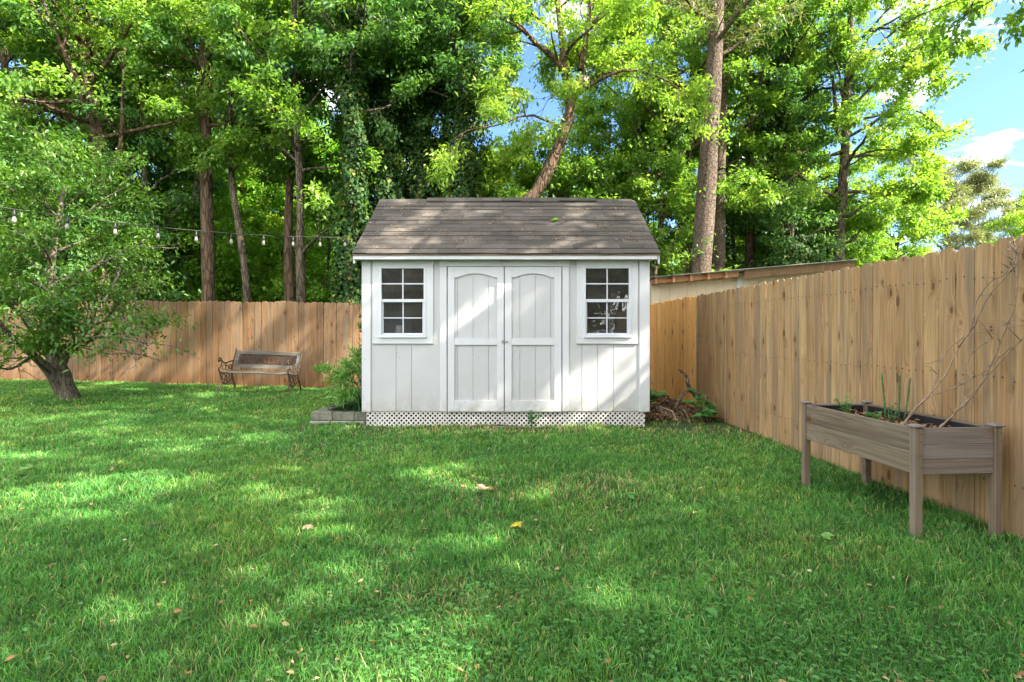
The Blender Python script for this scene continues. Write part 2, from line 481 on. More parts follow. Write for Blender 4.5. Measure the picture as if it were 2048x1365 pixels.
def paint_mat(name, col, dirt=0.25, groove=True, moss=False):
    m, nt, out = new_mat(name); g = NT(nt)
    co = g.n('ShaderNodeTexCoord').outputs['Object']
    sepz = g.n('ShaderNodeSeparateXYZ'); g.l(co, sepz.inputs[0])
    brush = g.noise(g.scaled(co, (6, 6, 90)), 1.0, 4, 0.6)
    big = g.noise(co, 2.2, 5, 0.6)
    fine = g.noise(co, 40, 3, 0.6)
    c = g.mix(g.ramp(big, [(0.4, 0.0), (0.75, dirt)]), col, (col[0] * 0.80, col[1] * 0.77, col[2] * 0.70))
    c = g.mix(g.ramp(fine, [(0.68, 0.0), (0.74, 0.35)]), c, (0.45, 0.42, 0.36))
    if moss:
        mz = g.ramp(sepz.outputs[2], [(0.0, 0.0), (0.19, 0.0), (0.21, 0.9), (0.36, 0.0)])
        mn = g.ramp(g.noise(g.scaled(co, (1, 1, 0.5)), 6, 4), [(0.5, 0.0), (0.72, 0.55)])
        c = g.mix(g.math('MULTIPLY', mz, mn), c, (0.38, 0.42, 0.24))
    sp = g.math('MULTIPLY', g.ramp(sepz.outputs[2], [(0.0, 0.0), (0.15, 0.0), (0.20, 0.75), (0.42, 0.12), (0.6, 0.0)]), g.ramp(g.noise(co, 9, 5, 0.7), [(0.42, 0.0), (0.62, 0.75)]))
    c = g.mix(sp, c, (0.36, 0.31, 0.25))
    c = g.mix(g.ramp(g.noise(g.scaled(co, (5, 5, .7)), 3, 4, .6), [(0.55, 0.0), (0.72, 0.28)]), c, (0.50, 0.47, 0.42))
    p = g.bsdf(c, 0.5, brush, 0.22 if groove else 0.08, 0.004, spec=0.35)
    g.l(p.outputs[0], out.inputs[0]); return m
M['siding'] = paint_mat('painted_siding', (0.475, 0.48, 0.495), 0.35, True, True)
M['trim'] = paint_mat('white_trim_paint', (0.565, 0.575, 0.60), 0.2, False, True)
M['vinyl'] = simple('white_vinyl', (0.57, 0.59, 0.63), 0.35, 0.02, 5, bs=0.0)
M['lattice'] = simple('white_lattice', (0.60, 0.58, 0.55), 0.6, 0.12, 9, bs=0.1)
M['dark_inside'] = simple('raw_plywood_inside', (0.17, 0.125, 0.09), 0.9, 0.3, 6)
M['metal'] = simple('galvanised_metal', (0.45, 0.45, 0.44), 0.4, 0.25, 30, 0.8)
M['black_metal'] = simple('black_hardware', (0.03, 0.03, 0.03), 0.5, 0.3, 30, 0.5)
M['white_glaze'] = simple('white_ceramic', (0.9, 0.9, 0.9), 0.3, 0.03, 5)
M['liner'] = simple('black_liner', (0.012, 0.012, 0.014), 0.45, 0.3, 14)
M['green_cane'] = simple('green_cane', (0.045, 0.13, 0.03), 0.4, 0.4, 40)
M['twig'] = simple('dry_vine_stem', (0.25, 0.175, 0.115), 0.8, 0.3, 40)
M['dead_wood'] = bark_mat('dead_branch', (0.14, 0.10, 0.075), (0.30, 0.24, 0.18), 22)
M['red_wood'] = bark_mat('reddish_dead_branch', (0.24, 0.11, 0.06), (0.40, 0.22, 0.13), 22)
M['stone'] = simple('weathered_concrete_block', (0.155, 0.15, 0.115), 0.9, 0.35, 11, bs=0.6)
M['stone_pale'] = simple('pale_concrete_footing', (0.26, 0.255, 0.21), 0.9, 0.25, 13, bs=0.5)
M['cable'] = simple('black_cable', (0.012, 0.012, 0.012), 0.5, 0.1, 10)

def glass_mat():
    m, nt, out = new_mat('window_glass'); g = NT(nt)
    lw = g.n('ShaderNodeFresnel'); lw.inputs['IOR'].default_value = 1.55
    f = g.math('ADD', g.math('MULTIPLY', lw.outputs[0], 1.1), 0.02, clamp=True)
    tr = g.n('ShaderNodeBsdfTransparent'); tr.inputs[0].default_value = (0.85, 0.85, 0.83, 1)
    gl = g.n('ShaderNodeBsdfGlossy'); gl.inputs['Roughness'].default_value = 0.01
    co = g.n('ShaderNodeTexCoord').outputs['Object']
    b = g.n('ShaderNodeBump'); b.inputs['Strength'].default_value = 0.05; b.inputs['Distance'].default_value = 0.02
    g.l(g.noise(co, 4, 1), b.inputs['Height']); g.l(b.outputs[0], gl.inputs['Normal'])
    mxs = g.n('ShaderNodeMixShader'); g.l(f, mxs.inputs[0]); g.l(tr.outputs[0], mxs.inputs[1]); g.l(gl.outputs[0], mxs.inputs[2])
    df = g.n('ShaderNodeBsdfDiffuse'); df.inputs[0].default_value = (0.42, 0.40, 0.36, 1)
    m2 = g.n('ShaderNodeMixShader'); g.l(g.ramp(g.noise(co, 5, 5, .6), [(0.3, 0.03), (0.75, 0.10)]), m2.inputs[0]); g.l(mxs.outputs[0], m2.inputs[1]); g.l(df.outputs[0], m2.inputs[2])
    g.l(m2.outputs[0], out.inputs[0]); return m
M['glass'] = glass_mat()

def shingle_mat():
    m, nt, out = new_mat('asphalt_shingle'); g = NT(nt)
    co = g.n('ShaderNodeTexCoord').outputs['Object']
    rnd = g.n('ShaderNodeNewGeometry').outputs['Random Per Island']
    c = g.ramp(rnd, [(0, (0.070, 0.060, 0.052)), (0.5, (0.090, 0.077, 0.066)), (1, (0.115, 0.098, 0.084))])
    gran = g.noise(co, 260, 2, 0.7)
    c = g.mix(1.0, c, g.ramp(gran, [(0.3, 0.6), (0.7, 1.4)]), 'MULTIPLY')
    big = g.noise(g.scaled(co, (1, 1, 1)), 1.7, 5, 0.65)
    c = g.mix(1.0, c, g.ramp(big, [(0.3, 0.75), (0.7, 1.2)]), 'MULTIPLY')
    p = g.bsdf(c, 0.9, gran, 0.5, 0.004, spec=0.2)
    g.l(p.outputs[0], out.inputs[0]); return m
M['shingle'] = shingle_mat()
def ground_mat():
    m, nt, out = new_mat('soil_under_grass'); g = NT(nt)
    co = g.n('ShaderNodeTexCoord').outputs['Object']
    a = g.noise(co, 0.9, 6, 0.6); b = g.noise(co, 30, 5, 0.7)
    c = g.ramp(b, [(0.3, (0.025, 0.04, 0.015)), (0.55, (0.05, 0.09, 0.028)), (0.8, (0.14, 0.13, 0.065))])
    c = g.mix(g.ramp(a, [(0.52, 0.0), (0.66, 0.6)]), c, (0.11, 0.085, 0.05))
    p = g.bsdf(c, 0.95, b, 0.6, 0.02, spec=0.1)
    g.l(p.outputs[0], out.inputs[0]); return m
M['ground'] = ground_mat()
def grass_mat():
    m, nt, out = new_mat('lawn_grass'); g = NT(nt)
    co = g.n('ShaderNodeTexCoord').outputs['Object']
    t = g.n('ShaderNodeAttribute', attribute_name='tint').outputs['Fac']
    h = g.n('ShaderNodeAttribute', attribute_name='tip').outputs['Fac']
    c = g.ramp(t, [(0.0, (0.036, 0.150, 0.034)), (0.45, (0.082, 0.265, 0.052)), (0.8, (0.18, 0.36, 0.08)), (0.93, (0.30, 0.41, 0.15)), (1.0, (0.42, 0.38, 0.20))])
    big = g.noise(co, 0.75, 4, 0.6)
    c = g.mix(g.ramp(big, [(0.48, 0.0), (0.66, 0.6)]), c, g.mix(1.0, c, (2.0, 1.35, 1.2), 'MULTIPLY'))
    med = g.noise(co, 7.0, 4, 0.65)
    c = g.mix(1.0, c, g.ramp(med, [(0.3, 0.62), (0.7, 1.35)]), 'MULTIPLY')
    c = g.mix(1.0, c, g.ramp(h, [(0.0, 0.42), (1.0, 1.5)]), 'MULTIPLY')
    p = g.bsdf(c, 0.5, spec=0.3)
    tr = g.n('ShaderNodeBsdfTranslucent'); g.l(g.mix(1.0, c, (2.0, 1.45, 0.7), 'MULTIPLY'), tr.inputs[0])
    mxs = g.n('ShaderNodeMixShader'); mxs.inputs[0].default_value = 0.38
    g.l(p.outputs[0], mxs.inputs[1]); g.l(tr.outputs[0], mxs.inputs[2])
    g.l(mxs.outputs[0], out.inputs[0]); return m
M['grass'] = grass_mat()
M['clover'] = leaf_mat('clover_leaf', [(0.045, 0.16, 0.035), (0.075, 0.23, 0.05), (0.13, 0.31, 0.08)], 0.4)
M['litter'] = leaf_mat('dry_leaf', [(0.30, 0.17, 0.08), (0.42, 0.26, 0.13), (0.52, 0.38, 0.22), (0.40, 0.15, 0.06), (0.60, 0.50, 0.34)], 0.2)
M['mulch'] = leaf_mat('bark_mulch', [(0.05, 0.025, 0.015), (0.12, 0.06, 0.03), (0.22, 0.11, 0.06), (0.32, 0.22, 0.14), (0.08, 0.04, 0.025)], 0.05)
M['pollen'] = leaf_mat('orange_catkin', [(0.45, 0.20, 0.07), (0.55, 0.28, 0.10), (0.62, 0.42, 0.22), (0.60, 0.55, 0.42)], 0.15)

# ------------------------------------------------------------------ ground
def axis_pts(lo, hi, inner_lo, inner_hi, step, outer):
    a = list(np.arange(inner_lo, inner_hi + 1e-6, step))
    x = inner_lo
    left = []
    s_ = step
    while x > lo:
        s_ *= outer; x -= s_; left.append(max(x, lo))
    x = inner_hi; s_ = step; right = []
    while x < hi:
        s_ *= outer; x += s_; right.append(min(x, hi))
    return np.array(left[::-1] + a + right)
xs = axis_pts(-900, 900, -15, 8, 0.25, 1.5); ys = axis_pts(-600, 1500, -4, 16, 0.25, 1.5)
GX, GY = np.meshgrid(xs, ys)
GZ = gz(GX, GY) * (1 - sstep(14, 20, np.abs(GX + 2))) * (1 - sstep(13, 18, GY))
V = np.stack([GX.ravel(), GY.ravel(), GZ.ravel()], 1)
nx, ny = len(xs), len(ys)
idx = np.arange(nx * ny).reshape(ny, nx)
Fq = np.stack([idx[:-1, :-1].ravel(), idx[:-1, 1:].ravel(), idx[1:, 1:].ravel(), idx[1:, :-1].ravel()], 1)
ground = link_mesh('ground', fast_mesh('ground', V, Fq, smooth=True), M['ground'])
tag(ground, kind='structure')

# ------------------------------------------------------------------ grass
def fence_x(y):      # right fence line
    return 3.05 - 0.0255 * (np.asarray(y) - 3.27)
def back_y(x):
    x = np.asarray(x, float)
    return np.where(x > -3.27, 11.5, 11.5 + (-x - 3.27) * 0.123)
rng = np.random.default_rng(11)
def vnoise(x, y, s, seed):
    r = np.random.default_rng(seed)
    out = 0
    for k in range(5):
        a = r.uniform(0, 6.28); f = s * r.uniform(0.6, 1.7)
        out = out + np.sin((x * np.cos(a) + y * np.sin(a)) * f + r.uniform(0, 6.28))
    return out / 5
def lawn_ok(x, y):
    ok = (x < fence_x(y) - 0.02) & (y < back_y(x) - 0.03)
    shed = (x > -1.98) & (x < 1.80) & (y > 7.2)
    bed = (x > -2.72) & (x < -1.9) & (y > 7.3) & (y < 8.3)
    return ok & ~shed & ~bed
def blades(y0, y1, dens, h, w, seed):
    r = np.random.default_rng(seed)
    xl = -(0.98 * y1 + 1.3); xr = min(3.05, 0.98 * y1 + 1.3)
    n = int((xr - xl) * (y1 - y0) * dens)
    x = r.uniform(xl, xr, n); y = r.uniform(y0, y1, n)
    k = lawn_ok(x, y) & (x > -(0.98 * y + 1.3)) & (x < 0.98 * y + 1.3)
    # thin and worn patches
    thin = vnoise(x, y, 1.6, 3) * 0.5 + vnoise(x, y, 5, 4) * 0.5
    brush = (x > 1.6) & (y > 7.0)
    doorway = np.exp(-((x + 0.1) / 1.3) ** 2 - ((y - 6.95) / 0.30) ** 2) + .8 * np.exp(-((x - 2.3) / .7) ** 2 - ((y - 7.0) / .5) ** 2) + .5 * np.exp(-((x + .35) / .35) ** 2 - ((y - 2.55) / .16) ** 2) + .6 * np.exp(-((x - .75) / .5) ** 2 - ((y - 4.4) / .35) ** 2)
    pthin = np.clip((thin - 0.25) * 1.2, 0, 0.55) + doorway * 0.75 + brush * 0.45
    pthin = pthin + 0.45 * sstep(0.35, 0.1, back_y(x) - y) + 0.35 * sstep(0.45, 0.1, fence_x(y) - x)
    k &= r.uniform(0, 1, n) > pthin
    x = x[k]; y = y[k]; thin = thin[k]; doorway = doorway[k]; brush = brush[k]; n = len(x)
    z = gz(x, y) - 0.004
    tuft = 1 + 0.35 * vnoise(x, y, 4.2, 8) + 0.25 * vnoise(x, y, 13, 9)
    hh = h * tuft * r.uniform(0.55, 1.3, n)
    a = r.uniform(0, 2 * np.pi, n)
    lean = r.uniform(0.15, 1.1, n)
    ca, sa = np.cos(a), np.sin(a)
    fa = r.uniform(0, 2 * np.pi, n)             # blade width direction
    wx, wy = np.cos(fa) * w * r.uniform(0.7, 1.3, n) / 2, np.sin(fa) * w / 2
    B = np.stack([x, y, z], 1); W = np.stack([wx, wy, np.zeros(n)], 1)
    m1 = B + np.stack([ca * lean * hh * 0.28, sa * lean * hh * 0.28, hh * 0.55], 1)
    tp = B + np.stack([ca * lean * hh * 0.85, sa * lean * hh * 0.85, hh * (1.0 - 0.25 * lean)], 1)
    V = np.stack([B - W, B + W, m1 + W * 0.8, m1 - W * 0.8, tp], 1).reshape(-1, 3)
    i = np.arange(n)[:, None] * 5
    F4 = i + np.array([[0, 1, 2, 3]]); F3 = i + np.array([[3, 2, 4]])
    t = np.clip(r.beta(2, 2.6, n) + 0.12 * vnoise(x, y, 3, 21), 0, 0.93)
    dry = r.uniform(0, 1, n) < 0.025 + 0.12 * np.clip(thin, 0, 1) + 0.10 * brush + .45 * doorway
    t = np.where(dry, 1.0, t)
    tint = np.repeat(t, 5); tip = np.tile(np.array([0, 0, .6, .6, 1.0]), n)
    return V, F4, F3, tint, tip
Vs, A4, A3, T1, T2 = [], [], [], [], []; o_ = 0
for (y0, y1, dens, h, w, sd) in ((1.2, 2.6, 11000, 0.055, 0.0040, 1), (2.6, 3.8, 8500, 0.055, 0.0048, 2), (3.8, 5.5, 5200, 0.055, 0.0065, 3),
                                 (5.5, 8.0, 2900, 0.055, 0.009, 4), (8.0, 12.8, 1700, 0.055, 0.012, 5)):
    V, a4, a3, t, tp = blades(y0, y1, dens, h, w, sd)
    Vs.append(V); A4.append(a4 + o_); A3.append(a3 + o_); T1.append(t); T2.append(tp); o_ += len(V)
# quads go first in the loop order, indices are absolute
gme = fast_mesh('grass', np.concatenate(Vs), np.concatenate(A4), np.concatenate(A3), {'tint': np.concatenate(T1), 'tip': np.concatenate(T2)})
grass = link_mesh('grass', gme, M['grass'])
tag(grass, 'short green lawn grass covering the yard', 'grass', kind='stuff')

# ------------------------------------------------------------------ leaves as numpy sheets
def unit(a):
    return a / np.maximum(np.linalg.norm(a, axis=-1, keepdims=True), 1e-9)
def leaf_sheet(pos, dr, nr, L, wr=0.5, fold=0.18, tint=None, wide=0.45):
    """one folded four-cornered leaf per position"""
    dr = unit(dr); sd = unit(np.cross(dr, nr)); nn = np.cross(sd, dr)
    L = L[:, None]
    W = L * wr * 0.5
    b = pos; mid = pos + dr * L * wide + nn * W * fold * 2
    v = np.stack([b, mid + sd * W, pos + dr * L - nn * L * 0.08, mid - sd * W], 1)
    n = len(pos)
    Fq = np.arange(n)[:, None] * 4 + np.array([[0, 1, 2, 3]])
    return v.reshape(-1, 3), Fq, np.repeat(tint if tint is not None else np.random.default_rng(1).uniform(0, 1, n), 4)
def leaf_sheet6(pos, dr, nr, L, wr=0.45, fold=0.2, tint=None):
    """rounder leaf: two quads folded on the midrib"""
    dr = unit(dr); sd = unit(np.cross(dr, nr)); nn = np.cross(sd, dr)
    L = L[:, None]; W = L * wr * 0.5
    b = pos; tip = pos + dr * L - nn * L * 0.12
    l1 = pos + dr * L * 0.28 + sd * W * 0.85 + nn * W * fold; l2 = pos + dr * L * 0.66 + sd * W * 0.8 + nn * W * fold
    r1 = pos + dr * L * 0.28 - sd * W * 0.85 + nn * W * fold; r2 = pos + dr * L * 0.66 - sd * W * 0.8 + nn * W * fold
    v = np.stack([b, l1, l2, tip, r2, r1], 1); n = len(pos)
    i = np.arange(n)[:, None] * 6
    Fq = np.concatenate([i + np.array([[0, 1, 2, 3]]), i + np.array([[0, 3, 4, 5]])])
    return v.reshape(-1, 3), Fq, np.repeat(tint, 6)

def tubes(segs, sides=6):
    """segs: list of (pts (n,3), radii (n))"""
    Vv, Ff = [], []; o = 0
    for pts, rad in segs:
        pts = np.asarray(pts, float); rad = np.asarray(rad, float); n = len(pts)
        t = np.gradient(pts, axis=0); t = unit(t)
        ref = np.array([0.0, 0, 1.0]) if abs(t[0][2]) < 0.85 else np.array([1.0, 0, 0])
        a = unit(np.cross(t, ref)); b = np.cross(a, t)
        s_ = sides if rad[0] > 0.02 else 4
        th = np.arange(s_) / s_ * 2 * np.pi
        ring = pts[:, None] + rad[:, None, None] * (np.cos(th)[None, :, None] * a[:, None] + np.sin(th)[None, :, None] * b[:, None])
        Vv.append(ring.reshape(-1, 3))
        i = np.arange(n - 1)[:, None] * s_; k = np.arange(s_)[None]; k2 = (k + 1) % s_
        Ff.append((np.stack([i + k, i + k2, i + s_ + k2, i + s_ + k], -1).reshape(-1, 4)) + o)
        o += n * s_
    return np.concatenate(Vv), np.concatenate(Ff)

def curve_from(p0, d, L, n, r, wander=0.15, up=0.0):
    pts = [np.array(p0, float)]; d = np.array(d, float); d /= np.linalg.norm(d)
    for i in range(n - 1):
        d = d + r.normal(0, wander, 3) + np.array([0, 0, up]); d /= np.linalg.norm(d)
        pts.append(pts[-1] + d * L / (n - 1))
    return np.array(pts)
def at_t(pts, t):
    k = t * (len(pts) - 1); i = min(int(k), len(pts) - 2); f = k - i
    return pts[i] * (1 - f) + pts[i + 1] * f, pts[i + 1] - pts[i]

def smooth_path(ctrl, n=24):
    c = np.array([list(p) for p in ctrl], float)
    m = len(c)
    if m < 3:
        t = np.linspace(0, 1, n)[:, None]; return c[0] * (1 - t) + c[-1] * t
    P = np.vstack([2 * c[0] - c[1], c, 2 * c[-1] - c[-2]])
    out = []
    for k in range(n):
        u = k / (n - 1) * (m - 1); i = min(int(u), m - 2); t = u - i
        p0, p1, p2, p3 = P[i], P[i + 1], P[i + 2], P[i + 3]
        out.append(0.5 * (2 * p1 + (p2 - p0) * t + (2 * p0 - 5 * p1 + 4 * p2 - p3) * t * t + (3 * p1 - p0 - 3 * p2 + p3) * t ** 3))
    return np.array(out)

LEAF_N, LEAF_S = 1.7, 1.12
def grow(seed, trunk, r0, r1, crown_from, Rf, n_limbs, n_leaf, leafL, elev=(15, 50), extra=(), spread=1.0,
         wr=0.5, sub=5, twigs=4, dens=None, sag=0.0, limb_r=0.42, keep=None, six=False, up=0.02, scat=1.0, flat=0.55, clump=1.6):
    """trunk: (n,3) array; Rf(t): limb length at relative height t; returns wood V,F and leaf V,F,tint"""
    r = np.random.default_rng(seed)
    n_leaf = int(n_leaf * LEAF_N); leafL = leafL * LEAF_S
    n = len(trunk)
    tt = np.linspace(0, 1, n)
    rad = r1 + (r0 - r1) * (1 - tt) ** 0.8
    rad[0] *= 1.25
    wob = 1 + 0.05 * r.normal(0, 1, n)
    segs = [(trunk, rad * wob)]
    limbs = []
    for i in range(n_limbs):
        t = crown_from + (1 - crown_from) * ((i + r.uniform(0, 0.9)) / n_limbs)
        t = min(t, 0.995)
        p, td = at_t(trunk, t)
        az = i * 2.39996 + r.uniform(-0.5, 0.5)
        el = R(r.uniform(*elev)) + (t - crown_from) * 0.5
        d = np.array([math.cos(az) * math.cos(el), math.sin(az) * math.cos(el), math.sin(el)])
        L = Rf((t - crown_from) / (1 - crown_from)) * r.uniform(0.7, 1.2)
        rb = (r1 + (r0 - r1) * (1 - t) ** 0.8) * limb_r
        rb = min(rb, 0.03 + L * 0.016)
        pts = curve_from(p, d, L, 8, r, 0.13, up)
        limbs.append((pts, rb, L))
    for (pts, rb) in extra:
        pts = np.asarray(pts, float)
        L = np.linalg.norm(np.diff(pts, axis=0), axis=1).sum()
        limbs.append((pts, rb, L))
    tw = []
    for pts, rb, L in limbs:
        segs.append((pts, rb * np.linspace(1, 0.18, len(pts))))
        for j in range(sub):
            s_ = 0.22 + 0.78 * (j + r.uniform(0, .8)) / sub
            s_ = min(s_, 0.99)
            p, d = at_t(pts, s_)
            d = d / np.linalg.norm(d)
            side = 1 if j % 2 else -1
            ax = np.cross(d, [0, 0, 1.0]); ax /= max(np.linalg.norm(ax), 1e-6)
            dd = d * 0.75 + ax * side * r.uniform(0.5, 1.0) + np.array([0, 0, r.normal(0, 0.3)])
            L2 = (0.45 * L * (1.05 - 0.55 * s_) + 0.25) * spread * r.uniform(0.7, 1.2)
            q = curve_from(p, dd, L2, 5, r, 0.2, 0.02)
            segs.append((q, max(rb * 0.35 * (1 - 0.6 * s_), 0.006) * np.linspace(1, 0.3, 5)))
            for k in range(twigs):
                u = 0.25 + 0.75 * (k + 0.9) / twigs
                p2, d2 = at_t(q, min(u, 0.99)); d2 = d2 / np.linalg.norm(d2)
                dd2 = d2 + r.normal(0, 0.55, 3) * np.array([1, 1, 0.45])
                L3 = (0.28 * L2 + 0.18) * r.uniform(0.7, 1.3)
                w = curve_from(p2, dd2, L3, 4, r, 0.2, -sag)
                tw.append(w)
                if k % 2 == 0:
                    segs.append((w, np.linspace(0.006, 0.002, 4)))
    tw = np.array(tw)                       # (m,4,3)
    if keep is not None:
        tw = tw[keep(tw[:, 2])]
    m = len(tw)
    # clump weights -> light and dark masses, real gaps
    if clump < 1:
        gw = r.gamma(clump, 1.0, m // twigs + 1)
        cw = np.clip(np.repeat(gw, twigs)[:m] * r.uniform(.4, 1, m), 0.0, 3)
    else:
        cw = np.clip(r.gamma(clump, 1.0, m), 0.1, 4)
    pick = r.choice(m, n_leaf, p=cw / cw.sum())
    u = r.uniform(0.05, 1, n_leaf) * 2.999; ii = u.astype(int); f = (u - ii)[:, None]
    P = tw[pick, ii] * (1 - f) + tw[pick, ii + 1] * f
    D = unit(tw[pick, 3] - tw[pick, 0])
    P = P + r.normal(0, 1, (n_leaf, 3)) * np.array([1, 1, flat]) * leafL * 0.9 * scat
    dr = D * 0.6 + r.normal(0, 0.65, (n_leaf, 3)) + np.array([0, 0, -0.35])
    nr = np.array([0, 0, 1.0]) + r.normal(0, 0.5, (n_leaf, 3)) + D * 0.2
    Ls = leafL * r.uniform(0.6, 1.25, n_leaf)
    ct = r.uniform(0, 1, m)                 # clump tone
    tint = np.clip(0.55 * ct[pick] + 0.45 * r.uniform(0, 1, n_leaf), 0, 1)
    LV = (leaf_sheet6 if six else leaf_sheet)(P, dr, nr, Ls, wr, tint=tint)
    return tubes(segs, 8), LV

def plant_tree(name, label, cat, loc, wood, leaf, mb, ml, group=None, local=True):
    root = thing(name, label, cat, loc, 0, group)
    off = np.zeros(3) if local else np.array(loc)
    t = link_mesh('trunk', fast_mesh('trunk', wood[0] - off, wood[1], smooth=True), mb, root)
    c = link_mesh('crown', fast_mesh('crown', leaf[0] - off, leaf[1], attrs={'tint': leaf[2]}), ml, root)
    return root
def re_use(src, label, loc, rot, scale, mb=None, ml=None, group=None, name=None, tilt=(0, 0)):
    o = copy_tree(src)
    if name: o.name = name
    o.location = loc; o.rotation_euler = (tilt[0], tilt[1], rot); o.scale = (scale, scale, scale) if not hasattr(scale, '__len__') else scale
    o['label'] = label
    if group: o['group'] = group
    elif 'group' in o: del o['group']
    for c in o.children:
        m = mb if c.name.startswith('trunk') else ml
        if m is not None:
            c.material_slots[0].link = 'OBJECT'; c.material_slots[0].material = m
    return o
# ------------------------------------------------------------------ garden shed
SY = 7.2
def sx(zx): return PX(700 + zx / 2.786, SY)
def sz(zy): return PZ(380 + zy / 2.786, SY)
XL, XR = PX(727, SY), PX(1296, SY)
ZB, ZT = PZ(823, SY), PZ(516, SY)
SD = SY + 2.66                     # back wall
shed = thing('garden_shed', 'white painted wooden garden shed with grey shingle roof and double doors', 'shed', ((XL + XR) / 2, SY, 0.0))
# siding: boards of the front with grooves, around the openings
w1 = (sx(168), sx(422), sz(822), sz(432)); w2 = (sx(1302), sx(1562), sz(822), sz(432))
dl, dr_, dt = sx(543), sx(1180), sz(428)
grv = [sx(z) for z in (85, 170, 257, 343, 430, 516, 602, 688, 774, 860, 946, 1032, 1118, 1206, 1292, 1380, 1468, 1556, 1642)]
mb = MB()
def panel(x0, x1, z0, z1):
    cuts = [x0] + [c for c in grv if x0 + 0.02 < c < x1 - 0.02] + [x1]
    for a, b in zip(cuts[:-1], cuts[1:]):
        ea = 0.0035 if a != x0 else 0; eb = 0.0035 if b != x1 else 0
        mb.box(a + ea, b - eb, SY, SY + 0.012, z0, z1)
    mb.box(x0, x1, SY + 0.010, SY + 0.02, z0, z1)
panel(XL + 0.02, w1[0], ZB, ZT); panel(w1[0], w1[1], ZB, w1[2]); panel(w1[0], w1[1], w1[3], ZT)
panel(w1[1], dl, ZB, ZT); panel(dl, dr_, dt, ZT); panel(dr_, w2[0], ZB, ZT)
panel(w2[0], w2[1], ZB, w2[2]); panel(w2[0], w2[1], w2[3], ZT); panel(w2[1], XR - 0.02, ZB, ZT)
mb.build('front_wall', M['siding'], shed)
RY, RZ = 8.52, 3.275
for nm, xa, xb in (('side_wall', XL + 0.004, XL + 0.022), ('side_wall', XR - 0.022, XR - 0.004)):
    m_ = MB()
    ypts = np.arange(SY + 0.022, SD - 0.001, 0.2032)
    for i, ya in enumerate(ypts):
        yb = min(ya + 0.198, SD - 0.02)
        f = lambda y: ZT - 0.01 + max(0, (1 - abs(y - RY) / (RY - SY))) * (RZ - ZT - 0.06)
        poly = [(ya, ZB), (yb, ZB), (yb, f(yb)), (ya, f(ya))]
        if ya < RY < yb: poly = [(ya, ZB), (yb, ZB), (yb, f(yb)), (RY, f(RY)), (ya, f(ya))]
        m_.prism(poly, xa, xb, 'x')
    xi, xo = (xa + 0.006, xa + 0.016) if xa < 0 else (xb - 0.016, xb - 0.006)
    m_.prism([(SY + 0.03, ZB + .002), (SD - 0.03, ZB + .002), (SD - 0.03, ZT - 0.02), (RY, RZ - 0.1), (SY + 0.03, ZT - 0.02)], xi, xo, 'x')
    m_.build(nm, M['siding'], shed)
MB().box(XL + 0.02, XR - 0.02, SD - 0.02, SD, ZB, ZT).build('back_wall', M['siding'], shed)
m_ = MB().box(XL + 0.024, XR - 0.024, SY + 0.022, SD - 0.022, ZB - 0.03, ZB + 0.015)
m_.box(XL + 0.025, XR - 0.025, SD - 0.045, SD - 0.024, ZB + .02, ZT)
for x in (XL + 0.028, XR - 0.04): m_.box(x, x + 0.012, SY + 0.06, SD - 0.05, ZB + .02, ZT)
for x in np.arange(XL + 0.3, XR - 0.1, 0.6): m_.box(x, x + 0.04, SD - 0.13, SD - 0.047, ZB + .02, ZT - .02)
m_.box(XL + 0.3, XL + 1.4, SD - 0.5, SD - 0.135, 1.15, 1.18)
m_.box(XR - 1.5, XR - 0.3, SD - 0.5, SD - 0.135, 1.05, 1.08)
m_.build('plywood_lining', M['dark_inside'], shed)
# corner boards
tp = 0.018
for xa, xb in ((XL, sx(117)), (sx(1612), XR)):
    MB().box(xa, xb, SY - tp, SY - 0.001, ZB - 0.005, ZT, ch=0.002).build('corner_board', M['trim'], shed)
for xa, xb in ((XL - tp, XL - 0.0005), (XR + 0.0005, XR + tp)):
    MB().box(xa, xb, SY - tp, SY + 0.09, ZB - 0.004, ZT - 0.002, ch=0.002).build('corner_board', M['trim'], shed)
# fascia and soffit
fy = 7.045
MB().box(PX(706, fy), PX(1315, fy), fy, fy + 0.02, PZ(519, fy), PZ(508.5, fy), ch=0.002).build('fascia_board', M['trim'], shed)
MB().box(PX(708, fy), PX(1313, fy), fy + 0.02, SY - 0.0005, PZ(519, fy) + 0.006, PZ(519, fy) + 0.014).build('soffit', M['siding'], shed)
